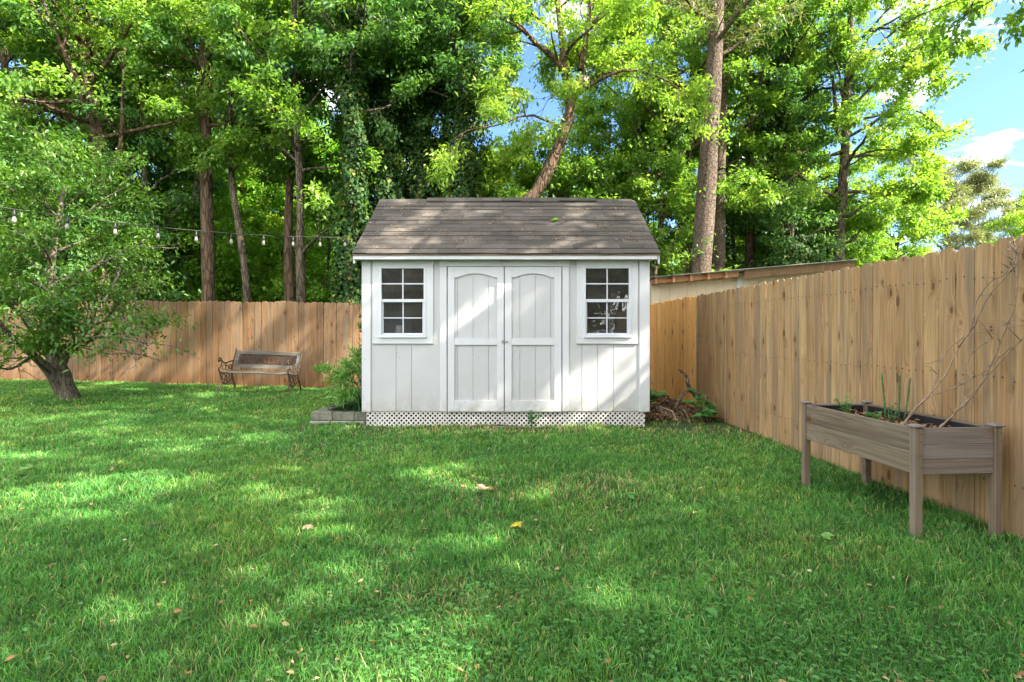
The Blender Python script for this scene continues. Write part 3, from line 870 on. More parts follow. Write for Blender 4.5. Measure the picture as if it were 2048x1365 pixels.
# roof
RXL, RXR = -2.045, 1.902
EY, EZ = 7.025, PZ(508, 7.025)
def slope_mesh(front=True):
    m_ = MB()
    L = math.hypot(RY - EY, RZ - EZ); n = 14
    r = random.Random(5 if front else 6)
    for i in range(n):
        s0 = i / n * L; s1 = min((i + 1.35) / n * L, L)
        x = RXL + r.uniform(-0.3, 0)
        sag0 = 0.004 * math.sin(i * 1.7)
        while x < RXR:
            w = r.choice((0.30, 0.31, 0.29)) 
            a, b = max(x, RXL + r.uniform(-.004, .006)), min(x + w - 0.003, RXR + r.uniform(-.006, .004))
            x += w
            if b - a < 0.03: continue
            t = r.uniform(-0.002, 0.003); th = 0.008 + t
            j0 = r.uniform(-0.005, 0.005); j1 = j0 + r.uniform(-0.003, 0.003)
            # local: s along slope, h above deck
            def P(xx, s, h):
                f = s / L
                y = EY + (RY - EY) * f; z = EZ + (RZ - EZ) * f
                ny, nz = -(RZ - EZ) / L, (RY - EY) / L
                y += ny * h; z += nz * h
                if not front: y = 2 * RY - y
                return (xx, y, z + sag0)
            m_.add([P(a, s0 + j0, 0.004), P(b, s0 + j1, 0.004), P(b, s0 + j1, 0.004 + th), P(a, s0 + j0, 0.004 + th),
                    P(a, s1, 0.001), P(b, s1, 0.001), P(b, s1, 0.005), P(a, s1, 0.005)],
                   [(0, 1, 2, 3), (3, 2, 6, 7), (4, 7, 6, 5), (0, 3, 7, 4), (1, 5, 6, 2), (0, 4, 5, 1)])
    return m_
m_ = slope_mesh(True); m2 = slope_mesh(False)
m_.add(m2.v, m2.f)
roof = m_.build('roof', M['shingle'], shed)
d_ = MB()
d_.prism([(EY + .012, EZ - 0.022), (EY + .012, EZ - 0.002), (RY, RZ - 0.002), (2 * RY - EY - .012, EZ - 0.002), (2 * RY - EY - .012, EZ - 0.022), (RY, RZ - 0.024)], RXL + 0.012, RXR - 0.012, 'x')
d_.build('roof_deck', M['dark_inside'], roof)
for xa, xb in ((RXL + 0.008, RXL + 0.026), (RXR - 0.026, RXR - 0.008)):
    q = MB(); q.prism([(EY + .03, EZ - 0.12), (EY + .03, EZ - 0.024), (RY, RZ - 0.026), (2 * RY - EY - .03, EZ - 0.024), (2 * RY - EY - .03, EZ - 0.12), (RY, RZ - 0.13)], xa, xb, 'x')
    q.build('barge_board', M['trim'], shed)
cap = MB(); r_ = random.Random(3)
x = PX(855, RY)
while x < PX(1168, RY):
    w = 0.30
    for s_ in (1, -1):
        n_ = 0.13
        a = Vector((0, -s_ * (RY - EY), -(RZ - EZ))).normalized()
        h = 0.028 + r_.uniform(-0.006, 0.006); lift = r_.uniform(0.0, 0.012)
        p0 = Vector((x, RY, RZ + 0.02 + h * .3)); 
        up = Vector((0, 0, 1))
        vs = [p0, p0 + Vector((w, 0, 0)), p0 + Vector((w, 0, 0)) + a * n_ + up * lift, p0 + a * n_ + up * lift]
        cap.add([v for v in vs] + [v + up * 0.014 for v in vs], [(0, 1, 2, 3), (7, 6, 5, 4), (0, 4, 5, 1), (1, 5, 6, 2), (2, 6, 7, 3), (3, 7, 4, 0)])
    x += w - 0.012
cap.build('ridge_cap', M['shingle'], roof)
cap = MB(); x = RXL
while x < RXR - 0.05:
    w = min(0.3, RXR - x)
    for s_ in (1, -1):
        a = Vector((0, -s_ * (RY - EY), -(RZ - EZ))).normalized(); up = Vector((0, 0, 1))
        p0 = Vector((x, RY, RZ + 0.012)); vs = [p0, p0 + Vector((w - .003, 0, 0)), p0 + Vector((w - .003, 0, 0)) + a * 0.12, p0 + a * 0.12]
        cap.add(vs + [v + up * 0.008 for v in vs], [(0, 1, 2, 3), (7, 6, 5, 4), (0, 4, 5, 1), (1, 5, 6, 2), (2, 6, 7, 3), (3, 7, 4, 0)])
    x += w
cap.build('ridge_shingle', M['shingle'], roof)
# windows
def window(zx0, zx1, zt, zb, t0, t1, jar):
    win = MB()
    o0, o1 = sx(t0), sx(t1); a0, a1 = sx(zx0), sx(zx1); top, bot = sz(385), sz(858); b_t, b_b = sz(zt), sz(zb)
    y0, y1 = SY - 0.022, SY - 0.0012
    win.box(o0, a0, y0, y1, b_b, b_t, ch=0.002); win.box(a1, o1, y0, y1, b_b, b_t, ch=0.002)
    win.box(o0, o1, y0 - .001, y1, b_t + .0005, top, ch=0.002); win.box(o0, o1, y0 - .001, y1, bot, b_b - .0005, ch=0.002)
    w = win.build('window', M['trim'], shed)
    f = MB(); k = 0.03
    ya, yb = SY - 0.03, SY + 0.04
    f.box(a0 - .002, a0 + k, ya, yb, b_b, b_t, ch=0.003); f.box(a1 - k, a1 + .002, ya, yb, b_b, b_t, ch=0.003)
    f.box(a0 + k, a1 - k, ya + .002, yb, b_t - 0.022, b_t - .0005, ch=0.003); f.box(a0 + k, a1 - k, ya - .006, yb, b_b + .0005, b_b + 0.042, ch=0.003)
    f.box(a0 + .004, a1 - .004, ya - 0.016, ya - .0005, b_b + .004, b_b + 0.014)
    f.build('window_frame', M['vinyl'], w)
    g0, g1_ = a0 + k, a1 - k
    mid = sz(619)
    s_ = MB()
    # upper sash muntins and rails, lower sash set slightly deeper
    cx = (g0 + g1_) / 2
    s_.box(g0, g1_, SY - 0.014, SY + 0.008, mid - 0.018, mid + 0.022, ch=0.002)
    s_.box(cx - .008, cx + .008, SY - 0.006, SY + 0.003, mid + .022, b_t - 0.022); s_.box(g0, g1_, SY - 0.0055, SY + 0.0035, sz(524) - .008, sz(524) + .008)
    s_.box(g0, g0 + .02, SY + 0.004, SY + 0.03, b_b + .042, mid - .018); s_.box(g1_ - .02, g1_, SY + 0.004, SY + 0.03, b_b + .042, mid - .018)
    s_.box(g0 + .02, g1_ - .02, SY + 0.0045, SY + 0.03, b_b + .042, b_b + .062)
    s_.box(cx - .007, cx + .007, SY + 0.010, SY + 0.019, b_b + .062, mid - .018); s_.box(g0 + .02, g1_ - .02, SY + 0.0105, SY + 0.0185, sz(714) - .007, sz(714) + .007)
    s_.build('sash', M['vinyl'], w)
    p = MB(); p.box(g0 - .004, g1_ + .004, SY - 0.003, SY + 0.0005, mid, b_t - 0.01)
    p.build('pane', M['glass'], w)
    p = MB(); p.box(g0 + .01, g1_ - .01, SY + 0.0135, SY + 0.016, b_b + .05, mid - 0.005)
    p.build('pane', M['glass'], w)
    if jar:
        j = MB(); jx = sx(268); zb_ = b_b + 0.03
        j.lathe([(0.045, zb_), (0.05, zb_ + 0.006), (0.05, zb_ + 0.12), (0.04, zb_ + 0.132), (0.036, zb_ + 0.135), (0.0, zb_ + 0.136)], jx, SY + 0.098, 20)
        o = j.build('jar', M['white_glaze'], smooth=True)
        recenter(o, (jx, SY + 0.11, zb_)); tag(o, 'small round white jar standing inside the left shed window', 'jar')
    q = MB().box(g0 - .03, g1_ + .03, SY + 0.04, SY + 0.2, b_b + 0.005, b_b + 0.028); q.build('window_ledge', M['dark_inside'], w)
window(165, 425, 430, 825, 128, 465, True)
window(1300, 1565, 430, 825, 1262, 1602, False)
# door casing
c_ = MB()
c_.box(sx(502), sx(539), SY - 0.019, SY - 0.001, ZB, sz(428), ch=0.002); c_.box(sx(1184), sx(1220), SY - 0.019, SY - 0.001, ZB, sz(428), ch=0.002)
c_.box(sx(498), sx(1222), SY - 0.022, SY - 0.001, sz(427), sz(388), ch=0.002)
c_.build('door_casing', M['trim'], shed)
def door(z0, z1, i0, i1, grooves):
    x0, x1 = sx(z0), sx(z1); a, b = sx(i0), sx(i1); bt, tp_ = sz(1235), sz(430)
    d = MB()
    ya = SY - 0.004
    cuts = [x0 + .01] + [sx(g_) for g_ in grooves] + [x1 - .01]
    for p, q in zip(cuts[:-1], cuts[1:]):
        d.box(p + 0.003, q - 0.003, ya, ya + 0.012, bt + .004, tp_ - .004)
    d.box(x0 + .01, x1 - .01, ya + 0.011, ya + 0.022, bt + .003, tp_ - .003)
    dd = d.build('door', M['siding'], shed)
    f = MB(); yf0, yf1 = SY - 0.024, SY - 0.0045
    f.box(x0, a, yf0, yf1, bt, tp_, ch=0.0015); f.box(b, x1, yf0, yf1, bt, tp_, ch=0.0015)
    f.box(a + .0005, b - .0005, yf0 + .001, yf1, bt + .0005, sz(1173), ch=0.0015); f.box(a + .0005, b - .0005, yf0 + .001, yf1, sz(865), sz(829), ch=0.0015)
    # arched top rail
    zc, za_ = sz(489), sz(467); pts = [(a + .0005, tp_ - .0005), (b - .0005, tp_ - .0005), (b - .0005, zc), (b - (b - a) * .09, zc)]
    for k in range(1, 16):
        u = k / 16; pts.append((b - (b - a) * (.09 + .82 * u), zc + (za_ - zc) * math.sin(math.pi * u) ** 0.8))
    pts += [(a + (b - a) * .09, zc), (a + .0005, zc)]
    f.prism(pts, yf0 + .001, yf1, 'y')
    f.build('door_frame', M['trim'], dd)
    return dd
d1 = door(546, 857, 583, 820, (600, 686, 772))
d2 = door(862, 1177, 901, 1138, (946, 1032, 1118))
MB().box(sx(543), sx(1180), SY + .03, SY + .035, ZB, dt).build('door_backing', M['dark_inside'], shed)
h = MB(); yh = SY - 0.026
h.box(sx(845), sx(857), yh - .004, yh, sz(855), sz(837)); h.box(sx(858), sx(880), yh - .006, yh, sz(850), sz(841))
h.tube([(sx(868), yh - .006, sz(842)), (sx(868), yh - .02, sz(842)), (sx(874), yh - .02, sz(846)), (sx(868), yh - .02, sz(850)), (sx(868), yh - .006, sz(850))], 0.003, 6)
h.build('hasp', M['metal'], d1)
h = MB(); yh = SY - 0.024
h.box(sx(841), sx(849), yh - .004, yh, sz(424), sz(392)); h.tube([(sx(845), yh - .006, sz(396)), (sx(850), yh - .03, sz(402)), (sx(850), yh - .025, sz(418)), (sx(843), yh - .006, sz(422))], 0.004, 6)
h.build('latch', M['metal'], shed)
for (zx, zy) in ((368, 880), (262, 910), (274, 935), (715, 935), (1485, 928), (575, 440), (1135, 1225), (1130, 1215), (450, 700), (1430, 960), (1245, 700)):
    yn = SY - (0.025 if 545 < zx < 1178 and zy < 450 or zy > 1200 else 0.005 if 545 < zx < 1178 else 0.0005)
    MB().lathe([(.0045, -.003), (.0045, 0.0), (.001, 0.0008)], 0, 0, 8, Matrix.Translation((sx(zx), yn, sz(zy))) @ Matrix.Rotation(R(90), 4, 'X')).build('nail_head', M['black_metal'], shed)
# lattice skirt
ly = SY + 0.012; lx0, lx1 = sx(90), sx(1645); lz0, lz1 = -0.02, ZB - 0.002
def clip_poly(poly, a, lim, sign):
    out = []
    for i in range(len(poly)):
        p, q = poly[i], poly[(i + 1) % len(poly)]
        ip = (p[a] - lim) * sign >= 0; iq = (q[a] - lim) * sign >= 0
        if ip: out.append(p)
        if ip != iq:
            t = (lim - p[a]) / (q[a] - p[a]); out.append((p[0] + (q[0] - p[0]) * t, p[1] + (q[1] - p[1]) * t))
    return out
lat = MB(); pitch = 0.063; wv = 0.026; H_ = lz1 - lz0
k = int((lx0 - H_) / pitch) - 1
while k * pitch < lx1 + H_:
    for sgn, ya, yb in ((1, ly, ly + 0.004), (-1, ly + 0.0041, ly + 0.008)):
        xb = k * pitch
        poly = [(xb - wv / 2, lz0), (xb + wv / 2, lz0), (xb + wv / 2 + sgn * H_, lz1), (xb - wv / 2 + sgn * H_, lz1)]
        poly = clip_poly(clip_poly(poly, 0, lx0, 1), 0, lx1, -1) if poly else poly
        if len(poly) >= 3: lat.prism(poly, ya, yb, 'y')
    k += 1
lat.build('lattice_skirt', M['lattice'], shed)
for xx in (XR - 0.05,):
    lat = MB(); k = int((SY - H_) / pitch) - 1
    while k * pitch < SD + H_:
        for sgn, ya, yb in ((1, xx, xx + 0.004), (-1, xx + 0.0041, xx + 0.008)):
            xb = k * pitch
            poly = [(xb - wv / 2, lz0), (xb + wv / 2, lz0), (xb + wv / 2 + sgn * H_, lz1), (xb - wv / 2 + sgn * H_, lz1)]
            poly = clip_poly(poly, 0, SY + .03, 1)
            poly = clip_poly(poly, 0, SD, -1) if len(poly) > 2 else poly
            if len(poly) >= 3: lat.prism(poly, ya, yb, 'x')
        k += 1
    lat.build('lattice_skirt', M['lattice'], shed)
for x in np.linspace(XL + 0.1, XR - 0.25, 5):
    for y in (SY + 0.15, SD - 0.3): MB().box(x, x + 0.15, y, y + 0.15, -0.03, ZB - 0.03).build('foundation_block', M['stone'], shed)

# ------------------------------------------------------------------ fences
def board_fence(name, label, A, B, mat, z_of, outward, lit_from=None, mat_lit=None, seed=1, post_step=2.4, hgt=1.83):
    A = Vector((*A, 0)); B = Vector((*B, 0)); d = (B - A); L = d.length; d.normalize()
    nrm = Vector((d.y, -d.x, 0)) if outward == 1 else Vector((-d.y, d.x, 0))       # towards the yard
    root = thing(name, label, 'fence', (A.x, A.y, 0))
    r = random.Random(seed); groups = {0: MB(), 1: MB()}
    t = 0
    while t < L:
        w = 0.1370 + r.uniform(-0.001, 0.001); gap = 0.003 + (r.uniform(0.003, 0.008) if r.random() < 0.08 else 0)
        p = A + d * (t + w / 2)
        zb = z_of(p.x, p.y) - 0.012; h = hgt - 0.003 + r.uniform(-0.012, 0.012)
        c = 0.028; o = r.uniform(0, 0.006); lean = r.uniform(-0.0016, 0.0016)
        hw = w / 2
        prof = [(-hw, 0), (hw, 0), (hw, h - c), (hw - c, h), (-hw + c, h), (-hw, h - c)]
        vs = []
        for off, ins in ((o, 0.003), (o - 0.003, 0.0), (o - 0.016, 0.0)):
            for a, b in prof:
                a2 = a - math.copysign(min(ins, abs(a)), a); b2 = b - (ins if b > h - c - .001 else 0)
                q = p + d * (a2 + lean * b * 3) + nrm * off; vs.append((q.x, q.y, zb + b2))
        n = 6
        fs = [tuple(range(n)), tuple(range(3 * n - 1, 2 * n - 1, -1))] + [(L_ * n + i, L_ * n + (i + 1) % n, (L_ + 1) * n + (i + 1) % n, (L_ + 1) * n + i) for i in range(n) for L_ in (0, 1)]
        g_ = 1 if (lit_from is not None and p.y > lit_from) else 0
        groups[g_].add(vs, fs)
        t += w + gap
    groups[0].build('board_panel', mat, root)
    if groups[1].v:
        o = groups[1].build('board_panel', mat_lit, root); o['label'] = 'orange boards of the side fence beside the shed, bounced sunlight in their colour'
    for zr in (0.3, 0.95, 1.6):
        m_ = MB(); k = 0
        n = max(1, int(L / 2.4))
        for i in range(n):
            a = A + d * (L * i / n); b = A + d * (L * (i + 1) / n - 0.005)
            za = z_of(a.x, a.y) + zr; zb = z_of(b.x, b.y) + zr
            vs = []
            for q, z in ((a, za), (b, zb)):
                for off in (-0.019, -0.057):
                    for dz in (-0.044, 0.044):
                        qq = q + nrm * off; vs.append((qq.x, qq.y, z + dz))
            m_.add(vs, [(0, 1, 3, 2), (4, 6, 7, 5), (0, 4, 5, 1), (2, 3, 7, 6), (0, 2, 6, 4), (1, 5, 7, 3)])
        m_.build('rail', mat, root)
    k = 0.0
    while k <= L:
        q = A + d * k + nrm * (-0.10); z = z_of(q.x, q.y)
        Mx = Matrix.Translation((q.x, q.y, z)) @ Matrix.Rotation(math.atan2(d.y, d.x), 4, 'Z')
        MB().box(-0.044, 0.044, -0.042, 0.042, -0.1, hgt - 0.05, Mx).build('post', mat, root)
        k += post_step
    return root
def zfence(x, y): return g1(x, y)
board_fence('board_fence', 'long dog-eared wooden board fence across the back of the yard', (2.86, 11.5), (-3.27, 11.5), M['fence'], zfence, -1, seed=2)
# the same fence carries on, turned slightly: one thing, so its second run is joined below
bf = [o for o in bpy.data.objects if o.name == 'board_fence'][0]
tmp = board_fence('fence_run', 'x', (-3.27, 11.5), (-17.5, 13.25), M['fence'], zfence, -1, seed=3)
for ch in list(tmp.children):
    off = Vector(tmp.location) - Vector(bf.location)
    ch.data.transform(Matrix.Translation(off)); ch.parent = bf
bpy.data.objects.remove(tmp)
board_fence('side_fence', 'tall wooden board fence running along the right side of the yard', (float(fence_x(-2.0)) , -2.0), (float(fence_x(11.47)), 11.47), M['fence_side'], zfence, -1, lit_from=8.65, mat_lit=M['fence_lit'], seed=9)

sf = [o for o in bpy.data.objects if o.name == 'side_fence'][0]
nv = MB(); y = 2.6; rn = random.Random(5)
while y < 7.5:
    for z in (.3, .95, 1.6):
        for dy in (-.035, .035):
            p = Vector((float(fence_x(y)) - .0075, y + dy + rn.uniform(-.01, .01), z + rn.uniform(-.015, .015)))
            nv.lathe([(.0045, 0), (.0045, .003), (.001, .004)], 0, 0, 6, Matrix.Translation(p) @ Matrix.Rotation(R(-90), 4, 'Y'))
    y += .1402
o = nv.build('nails', M['black_metal'], sf); o['kind'] = 'stuff'
# ------------------------------------------------------------------ neighbour's lean-to
M['beige'] = paint_mat('beige_siding', (0.62, 0.50, 0.36), 0.5, True)
M['corrugated'] = simple('corrugated_roof', (0.30, 0.29, 0.28), 0.45, 0.35, 3, 0.6)
M['rafter'] = wood_mat('rafter_wood', [(0.40, 0.20, 0.10), (0.50, 0.27, 0.14)], 0.4, knots=False, along='X')
nb = thing('lean_to_shed', "low beige neighbouring shed with rusty corrugated roof beyond the side fence", 'shed', (5.2, 13.0, 0))
bx0, bx1, by0, by1 = 3.12, 7.05, 12.3, 15.5
def rz(x): return 2.40 + (x - 3.0) * 0.085
wl = MB()
x = bx0
while x < bx1:
    x2 = min(x + 0.2, bx1); wl.prism([(x + .003, 0), (x2 - .003, 0), (x2 - .003, rz(x2) - .02), (x + .003, rz(x) - .02)], by0, by0 + 0.02, 'y'); x = x2
wl.box(bx0, bx1, by0 + .018, by0 + .03, 0, rz(bx0) - .04)
wl.box(bx0, bx0 + .02, by0 + .03, by1, 0, rz(bx0) - .03); wl.box(bx1 - .02, bx1, by0 + .03, by1, 0, rz(bx1) - .06); wl.box(bx0, bx1, by1, by1 + .02, 0, rz(bx0) - .03)
wl.build('wall', M['beige'], nb)
MB().box(5.02, 5.12, by0 - .03, by0 - .001, 0, rz(5.05) - .03).build('corner_board', M['trim'], nb)
rf = MB(); nn = 200; x0r, x1r = 3.0, 7.5; y0r, y1r = 11.85, 15.9
# corrugations run along x; wave across y
vs = []; fs = []
ny_ = 160
for j in range(ny_ + 1):
    y = y0r + (y1r - y0r) * j / ny_
    for xx in (x0r, x1r):
        z = rz(xx) + 0.02 + 0.012 * math.sin(j / ny_ * (y1r - y0r) / 0.076 * 2 * math.pi)
        vs += [(xx, y, z), (xx, y, z - 0.004)]
for j in range(ny_):
    a = j * 4; b = a + 4
    fs += [(a, a + 2, b + 2, b), (a + 1, b + 1, b + 3, a + 3), (a, b, b + 1, a + 1), (a + 2, a + 3, b + 3, b + 2)]
fs += [(0, 1, 3, 2), (ny_ * 4, ny_ * 4 + 2, ny_ * 4 + 3, ny_ * 4 + 1)]
rf.add(vs, fs); rf.build('roof', M['corrugated'], nb)
fb = MB(); fb.prism([(5.05, rz(5.05) - .17), (7.45, rz(7.45) - .17), (7.45, rz(7.45) - .002), (5.05, rz(5.05) - .002)], 11.95, 11.98, 'y')
fb.build('fascia_board', M['fence'], nb)
for i, x in enumerate(np.arange(3.1, 5.0, 0.38)):
    MB().box(x, x + 0.045, 11.9, by0 - .001, rz(x) - 0.13, rz(x) - .003).build('rafter', M['rafter'], nb)
MB().prism([(3.05, rz(3.05) - .12), (4.95, rz(4.95) - .12), (4.95, rz(4.95) - .01), (3.05, rz(3.05) - .01)], 12.0, 12.03, 'y').build('sub_fascia', M['rafter'], nb)

# ------------------------------------------------------------------ iron and wood bench
bench = thing('garden_bench', 'weathered iron and wood garden bench standing against the back fence', 'bench', (-4.86, 10.72, g1(-4.86, 10.72)), R(-5))
bench.rotation_euler = (0, R(1.8), R(-5))
bw = 0.68
def bb(m_, name, mat, par=bench, smooth=False): return m_.build(name, mat, par, smooth, local=True)
for i, y in enumerate((-0.30, -0.225, -0.15, -0.075, 0.0)):
    zz_ = 0.40 - 0.018 * math.sin((i + .6) / 5 * math.pi)
    bb(MB().box(-bw + .01, bw - .01, y - 0.03, y + 0.03, zz_, zz_ + 0.022, ch=0.004), 'seat_slat', M['bench_wood'])
def Yb(z): return 0.06 + (z - 0.42) * 0.34
def backbox(m_, x0, x1, za, zb, th=0.024):
    m_.add([(x0, Yb(za), za), (x1, Yb(za), za), (x1, Yb(zb), zb), (x0, Yb(zb), zb), (x0, Yb(za) + th, za + .006), (x1, Yb(za) + th, za + .006), (x1, Yb(zb) + th, zb + .006), (x0, Yb(zb) + th, zb + .006)],
           [(0, 1, 2, 3), (7, 6, 5, 4), (0, 4, 5, 1), (1, 5, 6, 2), (2, 6, 7, 3), (3, 7, 4, 0)])
br_ = MB(); backbox(br_, -bw + .02, bw - .02, 0.735, 0.795); backbox(br_, -bw + .02, bw - .02, 0.475, 0.535)
backbox(br_, -bw + .02, -bw + .085, 0.537, 0.733); backbox(br_, bw - .085, bw - .02, 0.537, 0.733)
back = bb(br_, 'backrest', M['bench_wood'])
sc_ = MB()
def spiral(m_, cx, cz, r0, turns, dirn, start, rr=0.005):
    pts = []
    for k in range(26):
        u = k / 25; a = start + dirn * u * turns * 2 * math.pi; r_ = r0 * (1 - 0.85 * u)
        z = cz + r_ * math.sin(a); x = cx + r_ * math.cos(a)
        pts.append((x, Yb(z) + 0.010, z))
    m_.tube(pts, rr, 5)
x0_, x1_ = -bw + .085, bw - .085
for s_ in (-1, 1):
    for (cx, cz, r0, tn, dn, st) in ((0.10, 0.60, .055, 1.6, 1, 3.1), (0.17, 0.68, .045, 1.5, -1, 3.6), (0.26, 0.60, .05, 1.6, 1, 2.0), (0.33, 0.69, .04, 1.5, -1, 4.2), (0.41, 0.59, .045, 1.6, 1, 1.5),
                                     (0.47, 0.68, .045, 1.5, -1, 3.0), (0.53, 0.60, .035, 1.5, 1, 2.5), (0.03, 0.67, .04, 1.4, -1, 3.0)):
        spiral(sc_, s_ * cx, cz, r0, tn, dn * s_, st if s_ > 0 else math.pi - st)
    for j in range(5):
        a = 0.2 + j * 0.28; z1 = 0.56 + 0.15 * math.sin(a)
        sc_.tube([(s_ * 0.02, Yb(.56) + .01, 0.56), (s_ * (0.02 + 0.1 * math.cos(a)), Yb(.6) + .01, 0.56 + 0.08 * math.sin(a) * 1.6), (s_ * (0.04 + 0.24 * math.cos(a)), Yb(z1) + .01, z1)], 0.0045, 5)
bb(sc_, 'scroll_panel', M['iron_panel'], back)
pl = MB(); n_ = 58
for i in range(n_):      # perforated backing: thin crossing bars
    x = x0_ + (x1_ - x0_) * (i + .5) / n_
    pl.add([(x - .006, Yb(.535) + .016, .535), (x + .006, Yb(.535) + .016, .535), (x + .006, Yb(.735) + .016, .735), (x - .006, Yb(.735) + .016, .735)] +
           [(x - .006, Yb(.535) + .02, .535), (x + .006, Yb(.535) + .02, .535), (x + .006, Yb(.735) + .02, .735), (x - .006, Yb(.735) + .02, .735)], [(0, 1, 2, 3), (7, 6, 5, 4), (0, 4, 5, 1), (1, 5, 6, 2), (2, 6, 7, 3), (3, 7, 4, 0)])
for i in range(7):
    z = 0.55 + i * 0.028; pl.tube([(x0_, Yb(z) + .021, z), (x1_, Yb(z) + .021, z)], 0.006, 5)
backbox(pl, x0_ + .001, x1_ - .001, .536, .734, .008)
pl.v[-8:] = [(v[0], v[1] + .026, v[2]) for v in pl.v[-8:]]
bb(pl, 'backing_grille', M['iron'], back)
for s_ in (-1, 1):
    f = MB(); xx = s_ * bw
    def P(y, z): return (xx, y, z)
    f.tube([P(p[1], p[2]) for p in smooth_path([(0, -.36, -.01), (0, -.34, .1), (0, -.29, .22), (0, -.30, .33), (0, -.33, .40)], 14)], 0.016, 8)
    f.tube([P(p[1], p[2]) for p in smooth_path([(0, .22, -.01), (0, .17, .12), (0, .09, .26), (0, .05, .40), (0, .09, .55), (0, .155, .72), (0, .19, .83)], 18)], 0.016, 8)
    f.tube([P(-.33, .385), P(-.15, .375), P(.05, .39)], 0.015, 8)
    f.tube([P(p[1], p[2]) for p in smooth_path([(0, .10, .60), (0, -.02, .59), (0, -.15, .57), (0, -.26, .60), (0, -.31, .665), (0, -.36, .67), (0, -.375, .63), (0, -.345, .605), (0, -.325, .63)], 26)], 0.014, 8)
    f.tube([P(p[1], p[2]) for p in smooth_path([(0, -.33, .40), (0, -.36, .47), (0, -.30, .52), (0, -.27, .58)], 12)], 0.012, 8)
    def circ(cy, cz, r_, rr=0.008, a0=0, a1=6.283):
        f.tube([P(cy + r_ * math.cos(a0 + (a1 - a0) * k / 14), cz + r_ * math.sin(a0 + (a1 - a0) * k / 14)) for k in range(15)], rr, 6)
    for (cy, cz, r_) in ((-.2, .30, .055), (-.07, .31, .05), (-.14, .21, .045), (-.2, .49, .05), (-.1, .47, .045), (-.0, .49, .045), (-.14, .54, .03)): circ(cy, cz, r_)
    f.tube([P(-.30, .25), P(-.2, .16), P(-.1, .16), P(.08, .28)], 0.010, 6)
    bb(f, 'side_frame', M['iron'], smooth=True)

# ------------------------------------------------------------------ raised planter
PLX, PLY = 2.42, 3.295
pt = thing('raised_planter', 'elevated grey wooden planter box on four legs against the side fence', 'planter', (PLX, PLY, g1(PLX, PLY)), R(3.6))
zb0 = g1(PLX, PLY)
W_, L_ = 0.505, 1.105
def pb(m_, name, mat, par=pt, smooth=False): return m_.build(name, mat, par, smooth, local=True)
for (x, y) in ((0, 0), (W_, 0), (0, L_), (W_, L_)):
    leg = pb(MB().box(x - .024, x + .024, y - .024, y + .024, -0.04, 0.668, ch=0.003), 'leg', M['planter_z'])
    cpm = MB(); cpm.box(x - .035, x + .035, y - .035, y + .035, 0.6685, 0.679, ch=0.003)
    cpm.add([(x - .032, y - .032, .679), (x + .032, y - .032, .679), (x + .032, y + .032, .679), (x - .032, y + .032, .679), (x - .018, y - .018, .686), (x + .018, y - .018, .686), (x + .018, y + .018, .686), (x - .018, y + .018, .686)],
            [(0, 1, 5, 4), (1, 2, 6, 5), (2, 3, 7, 6), (3, 0, 4, 7), (4, 5, 6, 7)])
    pb(cpm, 'post_cap', M['planter_x'], leg)
zt_, zm_, zl_ = 0.662, 0.52, 0.385
for y in (-.012, L_ - .012):
    m_ = MB()
    for a, b in ((zl_, .474), (.4755, .564), (.5655, zt_)): m_.box(.025, W_ - .025, y, y + .024, a, b, ch=0.0025)
    pb(m_, 'end_board', M['planter_x'])
for x in (-.012, W_ - .012):
    m_ = MB()
    for a, b in ((zl_, .519), (.5205, zt_)): m_.box(x, x + .024, .025, L_ - .025, a, b, ch=0.0025)
    pb(m_, 'side_board', M['planter'])
for (x, y) in ((0, 0), (W_, 0)):
    for z in (.43, .50, .58, .63):
        for dx in (-.012, .012):
            if (z * 100) % 2 < 1 or dx > 0: pb(MB().lathe([(.0035, 0), (.0035, .001), (.001, .0015)], 0, 0, 7, Matrix.Translation((x + dx, y - .0242, z)) @ Matrix.Rotation(R(90), 4, 'X')), 'screw', M['black_metal'])
pb(MB().box(.013, W_ - .013, .013, L_ - .013, zl_ + .02, zl_ + .035), 'bottom_board', M['planter'])
ln = MB(); ln.box(.014, .017, .04, L_ - .04, zl_ + .036, .650); ln.box(W_ - .017, W_ - .014, .04, L_ - .04, zl_ + .036, .650); ln.box(.04, W_ - .04, .014, .017, zl_ + .036, .650); ln.box(.04, W_ - .04, L_ - .017, L_ - .014, zl_ + .036, .650)
pb(ln, 'liner', M['liner'])
m_, nt_, out_ = new_mat('potting_soil'); g_ = NT(nt_); co_ = g_.n('ShaderNodeTexCoord').outputs['Object']
nz_ = g_.noise(co_, 45, 5, .7); p_ = g_.bsdf(g_.ramp(nz_, [(.35, (.02, .012, .008)), (.6, (.07, .04, .025)), (.8, (.16, .10, .06))]), .95, nz_, .8, .02, spec=.1); g_.l(p_.outputs[0], out_.inputs[0]); M['soil'] = m_
